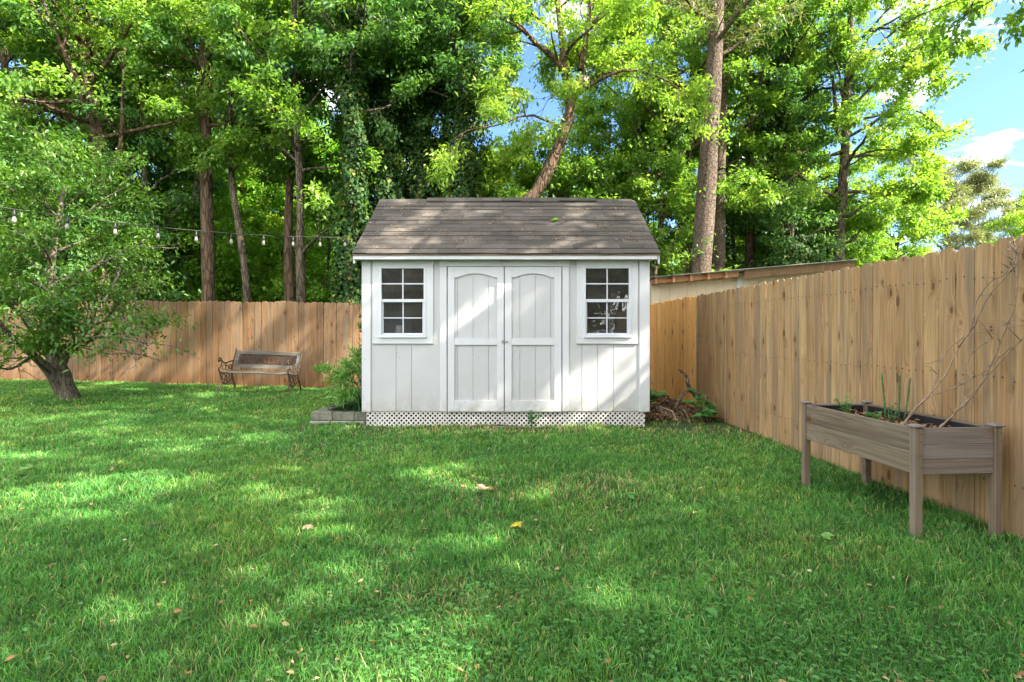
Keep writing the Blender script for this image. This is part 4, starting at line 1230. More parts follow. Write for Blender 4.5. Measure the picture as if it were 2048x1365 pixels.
# soil surface: a bumpy heap of soil and mulch chips, one countless mass
gx_, gy_ = np.meshgrid(np.linspace(.02, W_ - .02, 24), np.linspace(.02, L_ - .02, 48))
gzz = .595 + .012 * np.sin(gx_ * 31) * np.sin(gy_ * 23) + np.random.default_rng(4).normal(0, .004, gx_.shape)
ii = np.arange(24 * 48).reshape(48, 24)
fq = np.stack([ii[:-1, :-1].ravel(), ii[:-1, 1:].ravel(), ii[1:, 1:].ravel(), ii[1:, :-1].ravel()], 1)
so = link_mesh('soil', fast_mesh('soil', np.stack([gx_.ravel(), gy_.ravel(), gzz.ravel()], 1), fq, smooth=True), M['soil'])
so.location = pt.location; so.rotation_euler = pt.rotation_euler; tag(so, 'dark potting soil filling the raised planter', 'soil', kind='stuff')
def scatter_sheet(name, n, xy, L, mat, seed, zf, nsd=0.5, wr=0.55, six=False, tint=None):
    r = np.random.default_rng(seed); x, y = xy(r, n); n = len(x)
    P = np.stack([x, y, zf(x, y)], 1); a = r.uniform(0, 6.283, n)
    D = np.stack([np.cos(a), np.sin(a), r.normal(0, .12, n)], 1); N = np.array([0, 0, 1.]) + r.normal(0, nsd, (n, 3))
    v = (leaf_sheet6 if six else leaf_sheet)(P, D, N, r.uniform(*L, n), wr, tint=r.uniform(0, 1, n) if tint is None else np.full(n, tint))
    return link_mesh(name, fast_mesh(name, v[0], v[1], attrs={'tint': v[2]}), mat)
mu = scatter_sheet('mulch', 900, lambda r, n: (r.uniform(.03, W_ - .03, n), r.uniform(.03, L_ - .03, n)), (.015, .05), M['mulch'], 5, lambda x, y: .603 + .012 * np.sin(x * 31) * np.sin(y * 23) + np.random.default_rng(3).uniform(0, .012, len(x)))
mu.location = pt.location; mu.rotation_euler = pt.rotation_euler; tag(mu, 'bark mulch chips scattered over the planter soil', 'mulch', kind='stuff')
ptM = Matrix.Translation(pt.location) @ Matrix.Rotation(R(3.6), 4, 'Z')
def inpl(x, y, z=.60): return ptM @ Vector((x, y, z))
# canes with wires: three separate canes
for i, (px, y0p, y1p, tip) in enumerate(((1771, 832, 757, (1763, 747)), (1797, 838, 760, (1799, 748)), (1808, 838, 768, (1820, 756)))):
    Y0 = 0.64 * F / (y0p - HOR) * 1.0
    Y0 = min(Y0, 3.95)
    b = PT(px, y0p, Y0); t = PT(tip[0], tip[1], Y0 - 0.02)
    b.z = zb0 + .59
    m_ = MB(); pts = smooth_path([b, (b + t) / 2 + Vector((.004, 0, 0)), t], 14)
    m_.tube(pts, [0.0052 * (1.25 if k % 3 == 0 else 1) for k in range(14)], 7)
    for k in range(2, 13):
        p = Vector(pts[k]); a = k * 2.1; m_.tube([p, p + Vector((math.cos(a) * .016, math.sin(a) * .016, .012))], [.0025, .0008], 4)
    o = m_.build('cane', M['green_cane'], smooth=True); recenter(o, b)
    tag(o, ['leftmost thorny green cane stuck upright in the planter', 'middle thorny green cane stuck upright in the planter', 'rightmost thorny green cane leaning right in the planter'][i], 'cane', 'green canes in the planter')
# bare vine
vine = thing('bare_vine', 'leafless dry grapevine stems leaning from the planter onto the fence', 'vine', inpl(.25, .25))
def fx(px, dfrac=0.0):   # point on the fence face seen at px
    # X = 3.02-0.0255*(Y-3.27), px-1024 = F*X/Y
    k = (px - 1024) / F
    Y = (3.02 + 0.0255 * 3.27) / (k + 0.0255)
    return Y
def vpath(cs, base_n=1):
    out = []
    n = len(cs)
    for i, (x, y, w) in enumerate(cs):     # w: 0 at the planter, 1 at the fence
        Y = min(3.62 * (1 - w) + (fx(x) - 0.02) * w, fx(x) - 0.05)
        out.append(PT(x, y, Y))
    return out
zc = lambda X, Y: (1280 + X / 2.667, 450 + Y / 2.667)
def zpath(lst): return vpath([(*zc(a, b), w) for a, b, w in lst])
vm = MB(); rr_ = random.Random(4)
stems = [([(1400, 1072, 0), (1470, 985, .1), (1560, 885, .2), (1640, 780, .35), (1700, 650, .5), (1790, 520, .65), (1830, 430, .8), (1900, 330, .9), (1975, 250, .95), (2035, 60, 1)], .0055),
         ([(1395, 1070, 0), (1520, 930, .15), (1690, 860, .3), (1830, 790, .5), (1935, 690, .75), (2040, 610, .95), (2120, 560, 1)], .004),
         ([(1600, 1078, 0), (1700, 990, .15), (1800, 880, .35), (1880, 730, .55), (1940, 580, .75), (1995, 440, .9), (2012, 300, .95), (2000, 150, 1), (1970, 90, 1)], .0055),
         ([(1610, 1078, 0), (1730, 950, .2), (1860, 800, .4), (1960, 690, .65), (2045, 600, .85), (2100, 480, 1)], .004),
         ([(1560, 885, .2), (1620, 700, .4), (1730, 600, .55), (1860, 560, .8), (2000, 520, 1), (2100, 520, 1)], .004),
         ([(1700, 650, .5), (1760, 560, .6), (1800, 400, .8), (1880, 300, .9), (1950, 260, 1), (1990, 180, 1), (2048, 130, 1)], .004),
         ([(1740, 960, .2), (1730, 850, .3), (1760, 700, .5), (1860, 620, .7), (1930, 560, .9)], .004),
         ([(1975, 250, .95), (2010, 200, 1), (2005, 120, 1), (1990, 95, 1)], .005)]
for cs, r0 in stems:
    pth = smooth_path(zpath(cs), 34)
    pth = np.array(pth) + np.random.default_rng(len(cs)).normal(0, .0022, (34, 3))
    rad = r0 * np.linspace(1.1, .45, 34); rad[::6] *= 1.5
    vm.tube(pth, list(rad), 7)
    for k in range(3, 33, 3):
        if rr_.random() < .75:
            p = Vector(pth[k]); dd = Vector((rr_.uniform(-.12, .1), rr_.uniform(-.03, .03), rr_.uniform(-.03, .12))) * rr_.uniform(.4, 1.3)
            vm.tube([p, p + dd * .5 + Vector((0, 0, rr_.uniform(-.02, .02))), p + dd], [.0028, .002, .001], 5)
vm.build('stem', M['twig'], vine, smooth=True)

def little_plant(name, label, cat, loc, h, nst, leafL, mat, smat, seed, spread=.5, per=9, wr=.45, up=.5, group=None, droop=-.25, tone=(0, 1)):
    r = np.random.default_rng(seed); root = thing(name, label, cat, loc, 0, group)
    segs = []; P = []; D = []; N = []
    for s_ in range(nst):
        a = r.uniform(0, 6.28); t_ = r.uniform(.05, 1) * spread
        d = np.array([math.cos(a) * t_, math.sin(a) * t_, 1.0])
        pts = curve_from((r.normal(0, .012), r.normal(0, .012), 0), d, h * r.uniform(.6, 1.1), 7, r, .08, -.02)
        segs.append((pts, np.linspace(.004, .0015, 7) * max(1, h * 1.6)))
        for k in range(per):
            u = .2 + .8 * (k + r.uniform(0, 1)) / per; p, dd = at_t(pts, min(u, .99)); az = k * 2.4 + r.uniform(-.4, .4)
            P.append(p); D.append([math.cos(az), math.sin(az), up + r.normal(0, .2)]); N.append([0, 0, 1])
    P = np.array(P); D = np.array(D); N = np.array(N) + r.normal(0, .3, P.shape); n = len(P)
    v = leaf_sheet6(P, D, N, leafL * r.uniform(.6, 1.2, n), wr, tint=r.uniform(*tone, n))
    w = tubes(segs, 5)
    link_mesh('stem', fast_mesh('stem', w[0], w[1], smooth=True), smat, root)
    link_mesh('foliage', fast_mesh('foliage', v[0], v[1], attrs={'tint': v[2]}), mat, root)
    return root
little_plant('herb_plant', 'leafy green herb at the far end of the planter', 'plant', inpl(.16, .86), .15, 7, .035, M['leaf_shrub'], M['green_cane'], 3, .6, 9)
little_plant('herb_plant', 'round-leaved green herb in the middle of the planter by its front board', 'plant', inpl(.10, .52), .10, 8, .032, M['leaf_broad'], M['green_cane'], 4, .9, 8, .8)
little_plant('herb_plant', 'sparse green herb at the foot of the leftmost cane', 'plant', inpl(.33, .62), .14, 4, .03, M['leaf_broad'], M['green_cane'], 5, .6, 7)
M['teal_glass'] = simple('frosted_teal_glass', (.35, .55, .48), .15, .3, 9)
for i, (x, y, s_) in enumerate(((.30, .10, .022), (.34, .065, .019))):
    m_ = MB(); m_.lathe([(s_ * .3, -s_ * .9), (s_ * .8, -s_ * .55), (s_, 0), (s_ * .8, s_ * .55), (s_ * .35, s_ * .92), (0.001, s_)], 0, 0, 14)
    o = m_.build('glass_pebble', M['teal_glass'], smooth=True); o.location = inpl(x, y, .62); o.scale = (1, 1, .7)
    tag(o, ['pale teal glass pebble in the planter, farther of the two', 'pale teal glass pebble in the planter, nearer of the two'][i], 'glass pebble')
m_ = MB(); m_.lathe([(.02, -.02), (.05, -.012), (.06, .004), (.045, .02), (.02, .028), (.001, .03)], 0, 0, 11)
o = m_.build('clay_shard', simple('pink_clay', (.42, .24, .19), .8, .3, 20), smooth=True); o.location = inpl(.12, .38, .605); o.rotation_euler = (.2, .1, .7); tag(o, 'flat pinkish clay lump lying on the planter soil', 'shard')

# ------------------------------------------------------------------ stone bed and its plants
def block(x0, x1, y0, y1, z0, z1, rot, label, mat, cat='block'):
    m_ = MB(); cx, cy = (x0 + x1) / 2, (y0 + y1) / 2
    m_.cbox(x0 - cx, x1 - cx, y0 - cy, y1 - cy, 0, z1 - z0, 0.009)
    o = m_.build('edging_block', mat); o.location = (cx, cy, z0); o.rotation_euler = (R(random.uniform(-.6, .6)), R(random.uniform(-.6, .6)), rot)
    tag(o, label, cat, 'concrete blocks edging the bed beside the shed')
bx = [PX(621, 7.36), PX(664.5, 7.36), PX(708.5, 7.36), PX(733, 7.36)]
zt1, zt0, zf0 = PZ(825, 7.36), PZ(842.5, 7.36), -.03
for i, nm in enumerate(('left', 'middle', 'right')):
    block(bx[i] + .003, bx[i + 1] - .003, 7.36, 7.53, zt0 + .002, zt1 - .003 * i, 0, f'grey concrete block facing the lawn, {nm} one of the upper three beside the shed', M['stone'])
    block(bx[i] - .015 + .003, bx[i + 1] - .018, 7.34, 7.54, zf0, zt0 - .001, 0, f'pale low footing block under the {nm} one of the three front edging blocks', M['stone_pale'])
for i in range(3):
    ya = 7.535 + i * .29
    block(bx[0] + .004 + .01 * i, bx[0] + .165 + .01 * i, ya, ya + .284, zt0 + .002, zt1 - .004 - .002 * i, R(-2), 'grey block on the left edge of the bed, ' + ('nearest the front corner' if i == 0 else 'second from the front corner' if i == 1 else 'farthest from the lawn'), M['stone'])
bs = MB(); bs.box(bx[0] + .1, -1.97, 7.5, 8.4, -.02, .09)
o = bs.build('bed_soil', M['soil']); tag(o, kind='structure')
# narrow-leaved shrub leaning out over the grass
def stem_shrub(name, label, cat, loc, ctrl, seed, leafL, mat, smat, wr=.22, per=26, r0=.008, u0=.3, tuft=True, group=None, tone=(0, 1), six=False):
    r = np.random.default_rng(seed); root = thing(name, label, cat, loc, 0, group); L0 = np.array(loc)
    segs = []; P = []; D = []
    for c in ctrl:
        pts = smooth_path(c, 14) - L0; segs.append((pts, r0 * np.linspace(1, .25, 14)))
        for k in range(per):
            u = u0 + (1 - u0) * (k + r.uniform(0, 1)) / per; u = min(u, .995); p, d = at_t(pts, u); az = k * 2.4 + r.uniform(-.5, .5); d = d / np.linalg.norm(d)
            P.append(p); D.append(d * .9 + np.array([math.cos(az), math.sin(az), r.normal(.1, .25)]))
        for k in range(5):      # side shoots
            u = u0 + .15 + (.8 - u0) * r.random(); p, d = at_t(pts, u)
            q = curve_from(p, d / np.linalg.norm(d) + r.normal(0, .7, 3), r.uniform(.1, .22), 5, r, .12, .03); segs.append((q, r0 * .35 * np.linspace(1, .3, 5)))
            for j in range(12):
                p2, d2 = at_t(q, .15 + .84 * j / 12); az = j * 2.4; d2 = d2 / np.linalg.norm(d2)
                P.append(p2); D.append(d2 * .9 + np.array([math.cos(az), math.sin(az), r.normal(.1, .25)]))
    P = np.array(P); D = np.array(D); n = len(P); N = np.array([0, 0, 1.]) + r.normal(0, .35, (n, 3))
    v = leaf_sheet6(P, D, N, leafL * r.uniform(.55, 1.2, n), wr, tint=r.uniform(*tone, n)); w = tubes(segs, 6)
    link_mesh('stem', fast_mesh('stem', w[0], w[1], smooth=True), smat, root); link_mesh('foliage', fast_mesh('foliage', v[0], v[1], attrs={'tint': v[2]}), mat, root)
    return root
def q8(zx, zy): return (400 + zx / 5.12, 680 + zy / 5.12)
b0 = PT(*q8(1650, 560), 7.75)
base = (b0.x - .02, 7.75, .08)
ends = [((1500, 470), (1180, 290)), ((1480, 420), (1250, 300)), ((1520, 400), (1350, 330)), ((1560, 420), (1230, 430)), ((1560, 380), (1420, 340)), ((1600, 330), (1480, 230)), ((1600, 300), (1560, 250)),
        ((1620, 250), (1590, 120)), ((1560, 480), (1330, 480)), ((1500, 540), (1240, 620)), ((1560, 500), (1500, 560)), ((1640, 300), (1690, 330)), ((1640, 400), (1700, 440)), ((1560, 560), (1380, 600)), ((1600, 450), (1440, 400)), ((1620, 350), (1520, 320))]
cs = []
for i, (a, b) in enumerate(ends):
    yy = 7.75 + .5 * math.sin(i * 2.3) * .5
    cs.append([base, tuple((np.array(base) + np.array(PT(*q8(*a), yy))) / 2 + np.array([.05, 0, .03])), tuple(PT(*q8(*a), yy)), tuple(PT(*q8(*b), yy - .05))])
stem_shrub('narrow_leaf_shrub', 'airy light green shrub with narrow leaves leaning left from the shed corner', 'shrub', base, cs, 8, .10, M['leaf_shrub'], M['green_cane'], .22, 20, u0=.55, tone=(.3, 1))
# climbing vine on the left corner of the shed
cs = []
for i in range(5):
    x = XL - .06 + .03 * math.sin(i * 2); y = 7.32 + .12 * i
    top = 1.0 + .22 * i if i < 4 else 1.5
    cs.append([(x, y, .1), (x - .05, y - .02, .45), (x + .01, y, .8), (x - .05, y + .02, top * .9), (x - .02 - .03 * i, y, top + .15)])
stem_shrub('climbing_vine', 'green leafy vine climbing the left side wall of the shed', 'vine', (XL - .06, 7.35, .08), cs, 12, .06, M['leaf_mid'], M['green_cane'], .6, 16, .005)
# dark strappy leaves and liriope clump
def strap_clump(name, label, loc, n, h, w, mat, seed, sp=.12, arch=.9, az=None):
    r = np.random.default_rng(seed); Vv = []; Ff = []; T = []; o = 0
    for i in range(n):
        a = r.uniform(0, 6.28) if az is None else r.uniform(*az); hh = h * r.uniform(.6, 1.15); ar = arch * r.uniform(.3, 1)
        p = np.array([r.normal(0, sp * .4), r.normal(0, sp * .4), 0]); d = np.array([math.cos(a), math.sin(a), 0]); s = np.array([-math.sin(a), math.cos(a), 0]) * w / 2
        K = 7; tint = r.uniform(0, 1)
        for k in range(K):
            u = k / (K - 1); q = p + d * hh * ar * u ** 1.8 + np.array([0, 0, hh * (u - .45 * ar * u ** 2.6)]); ww = s * (1 - u ** 2.5 * .95); Vv += [q - ww, q + ww]; T += [tint, tint]
        for k in range(K - 1): Ff.append([o + 2 * k, o + 2 * k + 1, o + 2 * k + 3, o + 2 * k + 2])
        o += 2 * K
    ob = link_mesh(name, fast_mesh(name, np.array(Vv), np.array(Ff), attrs={'tint': np.array(T)}), mat); ob.location = loc
    tag(ob, label, 'plant'); return ob
strap_clump('strap_plant', 'dark green broad strap leaves arching beside the shed corner', (XL - .12, 7.7, .09), 10, .55, .045, M['leaf_dark_blade'], 3, .08, 1.0, (2.2, 4.0))
strap_clump('grassy_clump', 'dark fine-bladed grassy clump filling the stone bed', (XL - .27, 7.68, .09), 420, .26, .007, M['leaf_dark_blade'], 4, .34, .9)
# weed growing at the lattice
little_plant('weed', 'small leafy weed growing up the lattice skirt under the right door', 'weed', (PX(1066, 7.15), 7.15, -.01), .26, 4, .05, M['leaf_broad'], M['green_cane'], 15, .2, 8, .8)

# ------------------------------------------------------------------ brush pile by the side fence
def zq(zx, zy, Y): return PT(1280 + zx / 7.585, 700 + zy / 7.585, Y)
def branch(label, pts, r0, r1, mat, forks=(), name='dead_branch', n=22, seed=0, cat='branch', group=None):
    r = np.random.default_rng(seed); m_ = MB(); p = smooth_path(pts, n) + r.normal(0, r0 * .18, (n, 3))
    m_.tube(p, list(np.linspace(r0, r1, n) * (1 + .12 * r.normal(0, 1, n))), 8)
    for f, ra, rb in forks:
        q = smooth_path(f, 14) + r.normal(0, ra * .15, (14, 3)); m_.tube(q, list(np.linspace(ra, rb, 14)), 7)
    o = m_.build(name, mat, smooth=True); recenter(o, pts[0]); tag(o, label, cat, group); return o
branch('crooked forked dead branch standing up against the side fence', [zq(860, 700, 8.3), zq(790, 640, 8.25), zq(740, 540, 8.2), zq(710, 430, 8.2), zq(680, 370, 8.2), zq(630, 340, 8.2), zq(590, 290, 8.2)], .034, .012, M['dead_wood'],
       [([zq(735, 620, 8.2), zq(660, 670, 8.1), zq(600, 750, 8.0), zq(560, 830, 7.95), zq(525, 900, 7.9)], .022, .018), ([zq(690, 400, 8.2), zq(720, 390, 8.2), zq(735, 380, 8.2)], .012, .006)], seed=1)
branch('thick dark dead branch lying low at the shed corner', [zq(125, 880, 7.9), zq(200, 860, 7.9), zq(290, 820, 7.85), zq(340, 780, 7.85), zq(400, 740, 7.85), zq(435, 690, 7.85)], .022, .008, M['red_wood'], seed=2, group='dead branches in the brush pile')
branch('long reddish dead branch lying flat beside the lattice', [zq(80, 1010, 7.5), zq(200, 995, 7.5), zq(330, 985, 7.55), zq(480, 1020, 7.5)], .022, .012, M['red_wood'], seed=3, group='dead branches in the brush pile')
branch('pale twisted twig drooping onto the grass from the brush pile', [zq(300, 860, 7.5), zq(400, 900, 7.4), zq(480, 930, 7.35), zq(530, 1010, 7.3), zq(545, 1060, 7.25), zq(580, 1090, 7.25), zq(552, 1170, 7.22)], .012, .006, M['twig'], seed=4, group='dead branches in the brush pile')
branch('thick grey dead log at the bottom of the brush pile', [zq(250, 900, 7.8), zq(400, 970, 7.75), zq(560, 1040, 7.7), zq(700, 1060, 7.65)], .045, .03, M['dead_wood'], seed=5, group='dead branches in the brush pile')
branch('thin pale stick leaning across the mulch in the brush pile', [zq(650, 900, 7.8), zq(700, 970, 7.7), zq(735, 1060, 7.55)], .011, .008, M['twig'], seed=6, group='dead branches in the brush pile')
branch('long thin dark stick lying along the foot of the side fence', [zq(330, 740, 8.9), zq(480, 810, 8.4), zq(640, 870, 8.0), zq(860, 950, 7.6)], .012, .01, M['dead_wood'], seed=7, group='dead branches in the brush pile')
r_ = random.Random(8)
m_ = MB()
for i in range(110):
    x = r_.uniform(1.85, 2.75); y = r_.uniform(7.5, 9.6)
    if x > fence_x(y) - .05: continue
    a = r_.uniform(0, 3.14); L = r_.uniform(.08, .4); p = Vector((x, y, .01 + r_.random() * .12)); d = Vector((math.cos(a), math.sin(a), r_.uniform(-.2, .25))) * L / 2
    m_.tube([p - d, p + Vector((0, 0, r_.uniform(-.02, .02))), p + d], [.006, .006, .003], 5)
o = m_.build('brush', M['red_wood']); tag(o, 'tangle of small dead twigs heaped between the shed and the side fence', 'brush', kind='stuff')
def rxy(x0, x1, y0, y1): return lambda r, n: (r.uniform(x0, x1, n), r.uniform(y0, y1, n))
def brush_xy(r, n):
    x = r.uniform(1.8, 2.95, n); y = r.uniform(7.2, 11.3, n); k = (x < fence_x(y) - .03) & (y > 7.35 + .5 * np.abs(x - 2.1) * 0); k &= r.uniform(0, 1, n) < sstep(7.2, 7.9, y); return x[k], y[k]
o = scatter_sheet('leaf_litter', 5000, brush_xy, (.03, .09), M['mulch'], 31, lambda x, y: gz(x, y) + .02 + .05 * np.abs(np.sin(x * 5 + y * 3)) * .6, .6); tag(o, 'brown leaf litter heaped between the shed and the side fence', 'leaf litter', kind='stuff')
# broad-leaved weeds by the fence
def broad(name, label, base, tips, leafL, seed, dens=9, mat='leaf_broad', stem='dead_wood'):
    r = np.random.default_rng(seed); root = thing(name, label, 'plant', base); B = np.array(base); segs = []; P = []; D = []
    for t in tips:
        t = np.array(t); pts = smooth_path([B, (B + t) / 2 + np.array([0, 0, .05]), t], 9) - B; segs.append((pts, np.linspace(.008, .003, 9)))
        for k in range(dens):
            u = .45 + .55 * (k + 1) / dens; p, d = at_t(pts, min(u, .99)); az = k * 2.4 + r.uniform(-.3, .3); P.append(p); D.append([math.cos(az), math.sin(az), .15 + r.normal(0, .15)])
    P = np.array(P); D = np.array(D); n = len(P); N = np.array([0, -.35, 1.]) + r.normal(0, .3, (n, 3)); v = leaf_sheet6(P, D, N, leafL * r.uniform(.6, 1.2, n), .62, tint=r.uniform(0, 1, n)); w = tubes(segs, 6)
    link_mesh('stem', fast_mesh('stem', w[0], w[1], smooth=True), M[stem], root); link_mesh('foliage', fast_mesh('foliage', v[0], v[1], attrs={'tint': v[2]}), M[mat], root); return root
wb = zq(970, 1060, 7.55); wb.z = 0.0
broad('broadleaf_weed', 'broad-leaved dark green weed growing by the side fence beside the brush pile', tuple(wb), [zq(870, 640, 7.6), zq(760, 780, 7.5), zq(880, 780, 7.5), zq(1000, 700, 7.65), zq(1080, 800, 7.6), zq(1150, 870, 7.6), zq(930, 860, 7.45), zq(1020, 930, 7.4), zq(1170, 960, 7.5), zq(950, 1010, 7.35), zq(1090, 1020, 7.4)], .13, 5, 5)
wb = Vector((1.98, 8.9, 0)); broad('broadleaf_weed', 'light green leafy weed peeking out behind the right corner of the shed', tuple(wb), [zq(180, 620, 8.8), zq(250, 680, 8.7), zq(330, 690, 8.7), zq(160, 820, 8.4), zq(300, 640, 8.9), zq(380, 700, 8.7)], .13, 6, 6, 'leaf_shrub')

# ------------------------------------------------------------------ string lights
A_, B_ = Vector((-8.55, 6.35, 3.12)), Vector((-3.40, 12.55, 3.40))
sl = thing('string_lights', 'black cable of outdoor string lights hanging across the left of the yard', 'string lights', A_)
def cat_pt(t):
    p = A_.lerp(B_, t); p.z -= .42 * 4 * t * (1 - t) * .55; return p
MB().tube([cat_pt(k / 60) for k in range(61)], .006, 6).build('cable', M['cable'], sl)
mbulb, nt_, out_ = new_mat('frosted_bulb_glass'); g_ = NT(nt_); p_ = g_.bsdf((.27, .255, .21), .2, spec=.5); g_.l(p_.outputs[0], out_.inputs[0])
LL = (B_ - A_).length; n_b = int(LL / .61)
for i in range(n_b):
    p = cat_pt((i + .45) * .61 / LL); r_ = random.Random(i); p = p + Vector((r_.uniform(-.01, .01), 0, 0))
    k = MB().lathe([(.008, p.z), (.012, p.z - .03), (.021, p.z - .05), (.023, p.z - .10), (.02, p.z - .105)], p.x, p.y, 12).build('socket', M['cable'], sl, smooth=True)
    MB().lathe([(.014, p.z - .105), (.02, p.z - .12), (.029, p.z - .155), (.030, p.z - .175), (.022, p.z - .20), (.001, p.z - .208)], p.x, p.y, 14).build('bulb', mbulb, k, smooth=True)
pw = MB(); pw.box(A_.x - .05, A_.x + .05, A_.y - .05, A_.y + .05, 0, 3.2, ch=.005); 
o = pw.build('wooden_post', M['fence']); recenter(o, (A_.x, A_.y, 0)); tag(o, 'square wooden post holding the left end of the string lights', 'post')

# ------------------------------------------------------------------ lawn details
def lawn_xy(y0, y1, cond=None):
    def f(r, n):
        y = r.uniform(y0 ** .5, y1 ** .5, n) ** 2; x = r.uniform(-1, 1, n) * (y * .97 + .6)
        k = lawn_ok(x, y)
        if cond is not None: k &= cond(r, x, y)
        return x[k], y[k]
    return f
# clover: three leaflets on a stem
def clover(n, seed):
    r = np.random.default_rng(seed)
    x, y = lawn_xy(1.4, 7, lambda r, x, y: r.uniform(0, 1, len(x)) < np.clip(.10 + 1.0 * sstep(3.8, 2.0, y) * sstep(-1.6, .3, x) * (0.35 + 1.3 * vnoise(x, y, 3.4, 40)) + .35 * (vnoise(x, y, 1.9, 41) > .35), 0, 1))(r, n)
    n = len(x); z = gz(x, y) + r.uniform(.012, .05, n); a = r.uniform(0, 6.28, n); s = r.uniform(.006, .015, n); Ps = []; Ds = []; Ls = []; T = []
    t = r.uniform(0, 1, n)
    for k in range(3):
        aa = a + k * 2.094; Ps.append(np.stack([x, y, z], 1)); Ds.append(np.stack([np.cos(aa), np.sin(aa), np.full(n, .15)], 1)); Ls.append(s); T.append(t)
    P = np.concatenate(Ps); D = np.concatenate(Ds); L = np.concatenate(Ls); T = np.concatenate(T)
    N = np.tile(np.array([0, 0, 1.]) + r.normal(0, .35, (n, 3)), (3, 1))
    return leaf_sheet6(P, D, N, L, 1.0, .1, T)
v = clover(42000, 5); o = link_mesh('clover', fast_mesh('clover', v[0], v[1], attrs={'tint': v[2]}), M['clover']); tag(o, 'low clover patches growing through the lawn', 'clover', kind='stuff')
o = scatter_sheet('fallen_leaves', 1100, lawn_xy(1.5, 11), (.012, .042), M['litter'], 33, lambda x, y: gz(x, y) + .030, .8, .5, True); tag(o, 'small dry leaves scattered over the lawn', 'leaf litter', kind='stuff')
def one_leaf(label, px, py, L, mat, tint, seed, lobes=5, z=.05, loc=None, tilt=.25):
    Y = (CAMZ - z) * F / (py - HOR) if loc is None else None
    p = PT(px, py, Y) if loc is None else Vector(loc)
    r = np.random.default_rng(seed); a0 = r.uniform(0, 6.28); n = lobes; P = np.zeros((n, 3)); D = []
    for k in range(n):
        a = a0 + (k - (n - 1) / 2) * (.7 if n > 1 else 0); D.append([math.cos(a), math.sin(a), r.normal(.05, .12)])
    D = np.array(D); N = np.array([0, 0, 1.]) + r.normal(0, tilt, (n, 3)); Ls = L * np.array([1 - .16 * abs(k - (n - 1) / 2) for k in range(n)])
    v = leaf_sheet6(P, D, N, Ls, .62, .25, np.full(n, tint)); o = link_mesh('fallen_leaf', fast_mesh('fallen_leaf', v[0], v[1], attrs={'tint': v[2]}), mat); o.location = p
    tag(o, label, 'leaf'); return o
M['leaf_yellow'] = leaf_mat('yellow_leaf', [(.55, .42, .05), (.65, .50, .08)], .4)
one_leaf('curled bright yellow leaf lying in the middle of the lawn', 1041, 1050, .07, M['leaf_yellow'], .5, 1)
one_leaf('large tan dry leaf lying on the lawn in front of the shed', 970, 979, .12, M['litter'], .9, 2, 5)
one_leaf('green lobed leaf lying on the lawn in front of the right shed window', 1256, 990, .09, M['clover'], .8, 3)
one_leaf('pale green leaf lying on the lawn left of the planter', 1642, 1072, .07, M['leaf_shrub'], .7, 4, 3)
one_leaf('big green leaf lying flat on the lawn at the bottom right', 1412, 1215, .075, M['clover'], .9, 5, 1)
one_leaf('pale green leaf lying on the lawn at the far left', 62, 936, .11, M['leaf_shrub'], .8, 6, 3)
one_leaf('pale tan dry leaf lying on the lawn left of centre', 622, 1052, .06, M['litter'], .9, 7, 5)
one_leaf('small whitish oval leaf lying on the lawn left of centre', 586, 1112, .04, M['litter'], 1.0, 8, 1)
def roofpt(px, py):   # point on the front roof slope under a photo pixel
    kx, kz = (px - 1024) / F, -(py - HOR) / F; m = (RZ - EZ) / (RY - EY); Y = (EZ - m * EY - CAMZ + .02) / (kz - m); return (kx * Y, Y, CAMZ + kz * Y)
one_leaf('green lobed leaf lying on the shed roof near its ridge', 0, 0, .11, M['leaf_shrub'], .5, 9, 5, loc=roofpt(1106, 441))
one_leaf('small pale leaf lying on the shed roof, right of the larger leaf', 0, 0, .06, M['leaf_shrub'], .9, 10, 1, loc=roofpt(1206, 454))
def roof_xy(r, n):
    cx = r.uniform(RXL + .1, RXR - .1, 46); cs_ = r.uniform(.05, .95, 46); k = r.integers(0, 46, n); loose = r.uniform(0, 1, n) < .4
    x = np.where(loose, r.uniform(RXL + .05, RXR - .05, n), cx[k] + r.normal(0, .05, n)); s = np.where(loose, r.uniform(.02, .98, n), cs_[k] + r.normal(0, .015, n)); s = np.clip(s, .01, .98); x = np.clip(x, RXL + .03, RXR - .03)
    return x, EY + (RY - EY) * s
o = scatter_sheet('roof_debris', 900, roof_xy, (.012, .045), M['pollen'], 35, lambda x, y: EZ + (RZ - EZ) * (y - EY) / (RY - EY) + .022, .5, .3); tag(o, 'orange catkins and small debris scattered over the shed roof', 'debris', kind='stuff')
branch('bare brown stick lying on the grass before the lattice', [(PX(935, 7.0), 7.0, .03), (PX(985, 7.0), 7.02, .05), (PX(1045, 7.0), 6.98, .03)], .014, .007, M['dead_wood'], seed=9)
branch('thin fallen twig lying on the lawn left of the planter', [PT(1378, 970, 4.35) , PT(1392, 985, 4.2), PT(1405, 998, 4.05)], .006, .003, M['twig'], seed=10, name='fallen_twig', cat='twig')
branch('dark fallen twig lying on the lawn at left', [PT(295, 1053, 3.4), PT(310, 1050, 3.42), PT(328, 1047, 3.44)], .006, .004, M['dead_wood'], seed=11, name='fallen_twig', cat='twig')
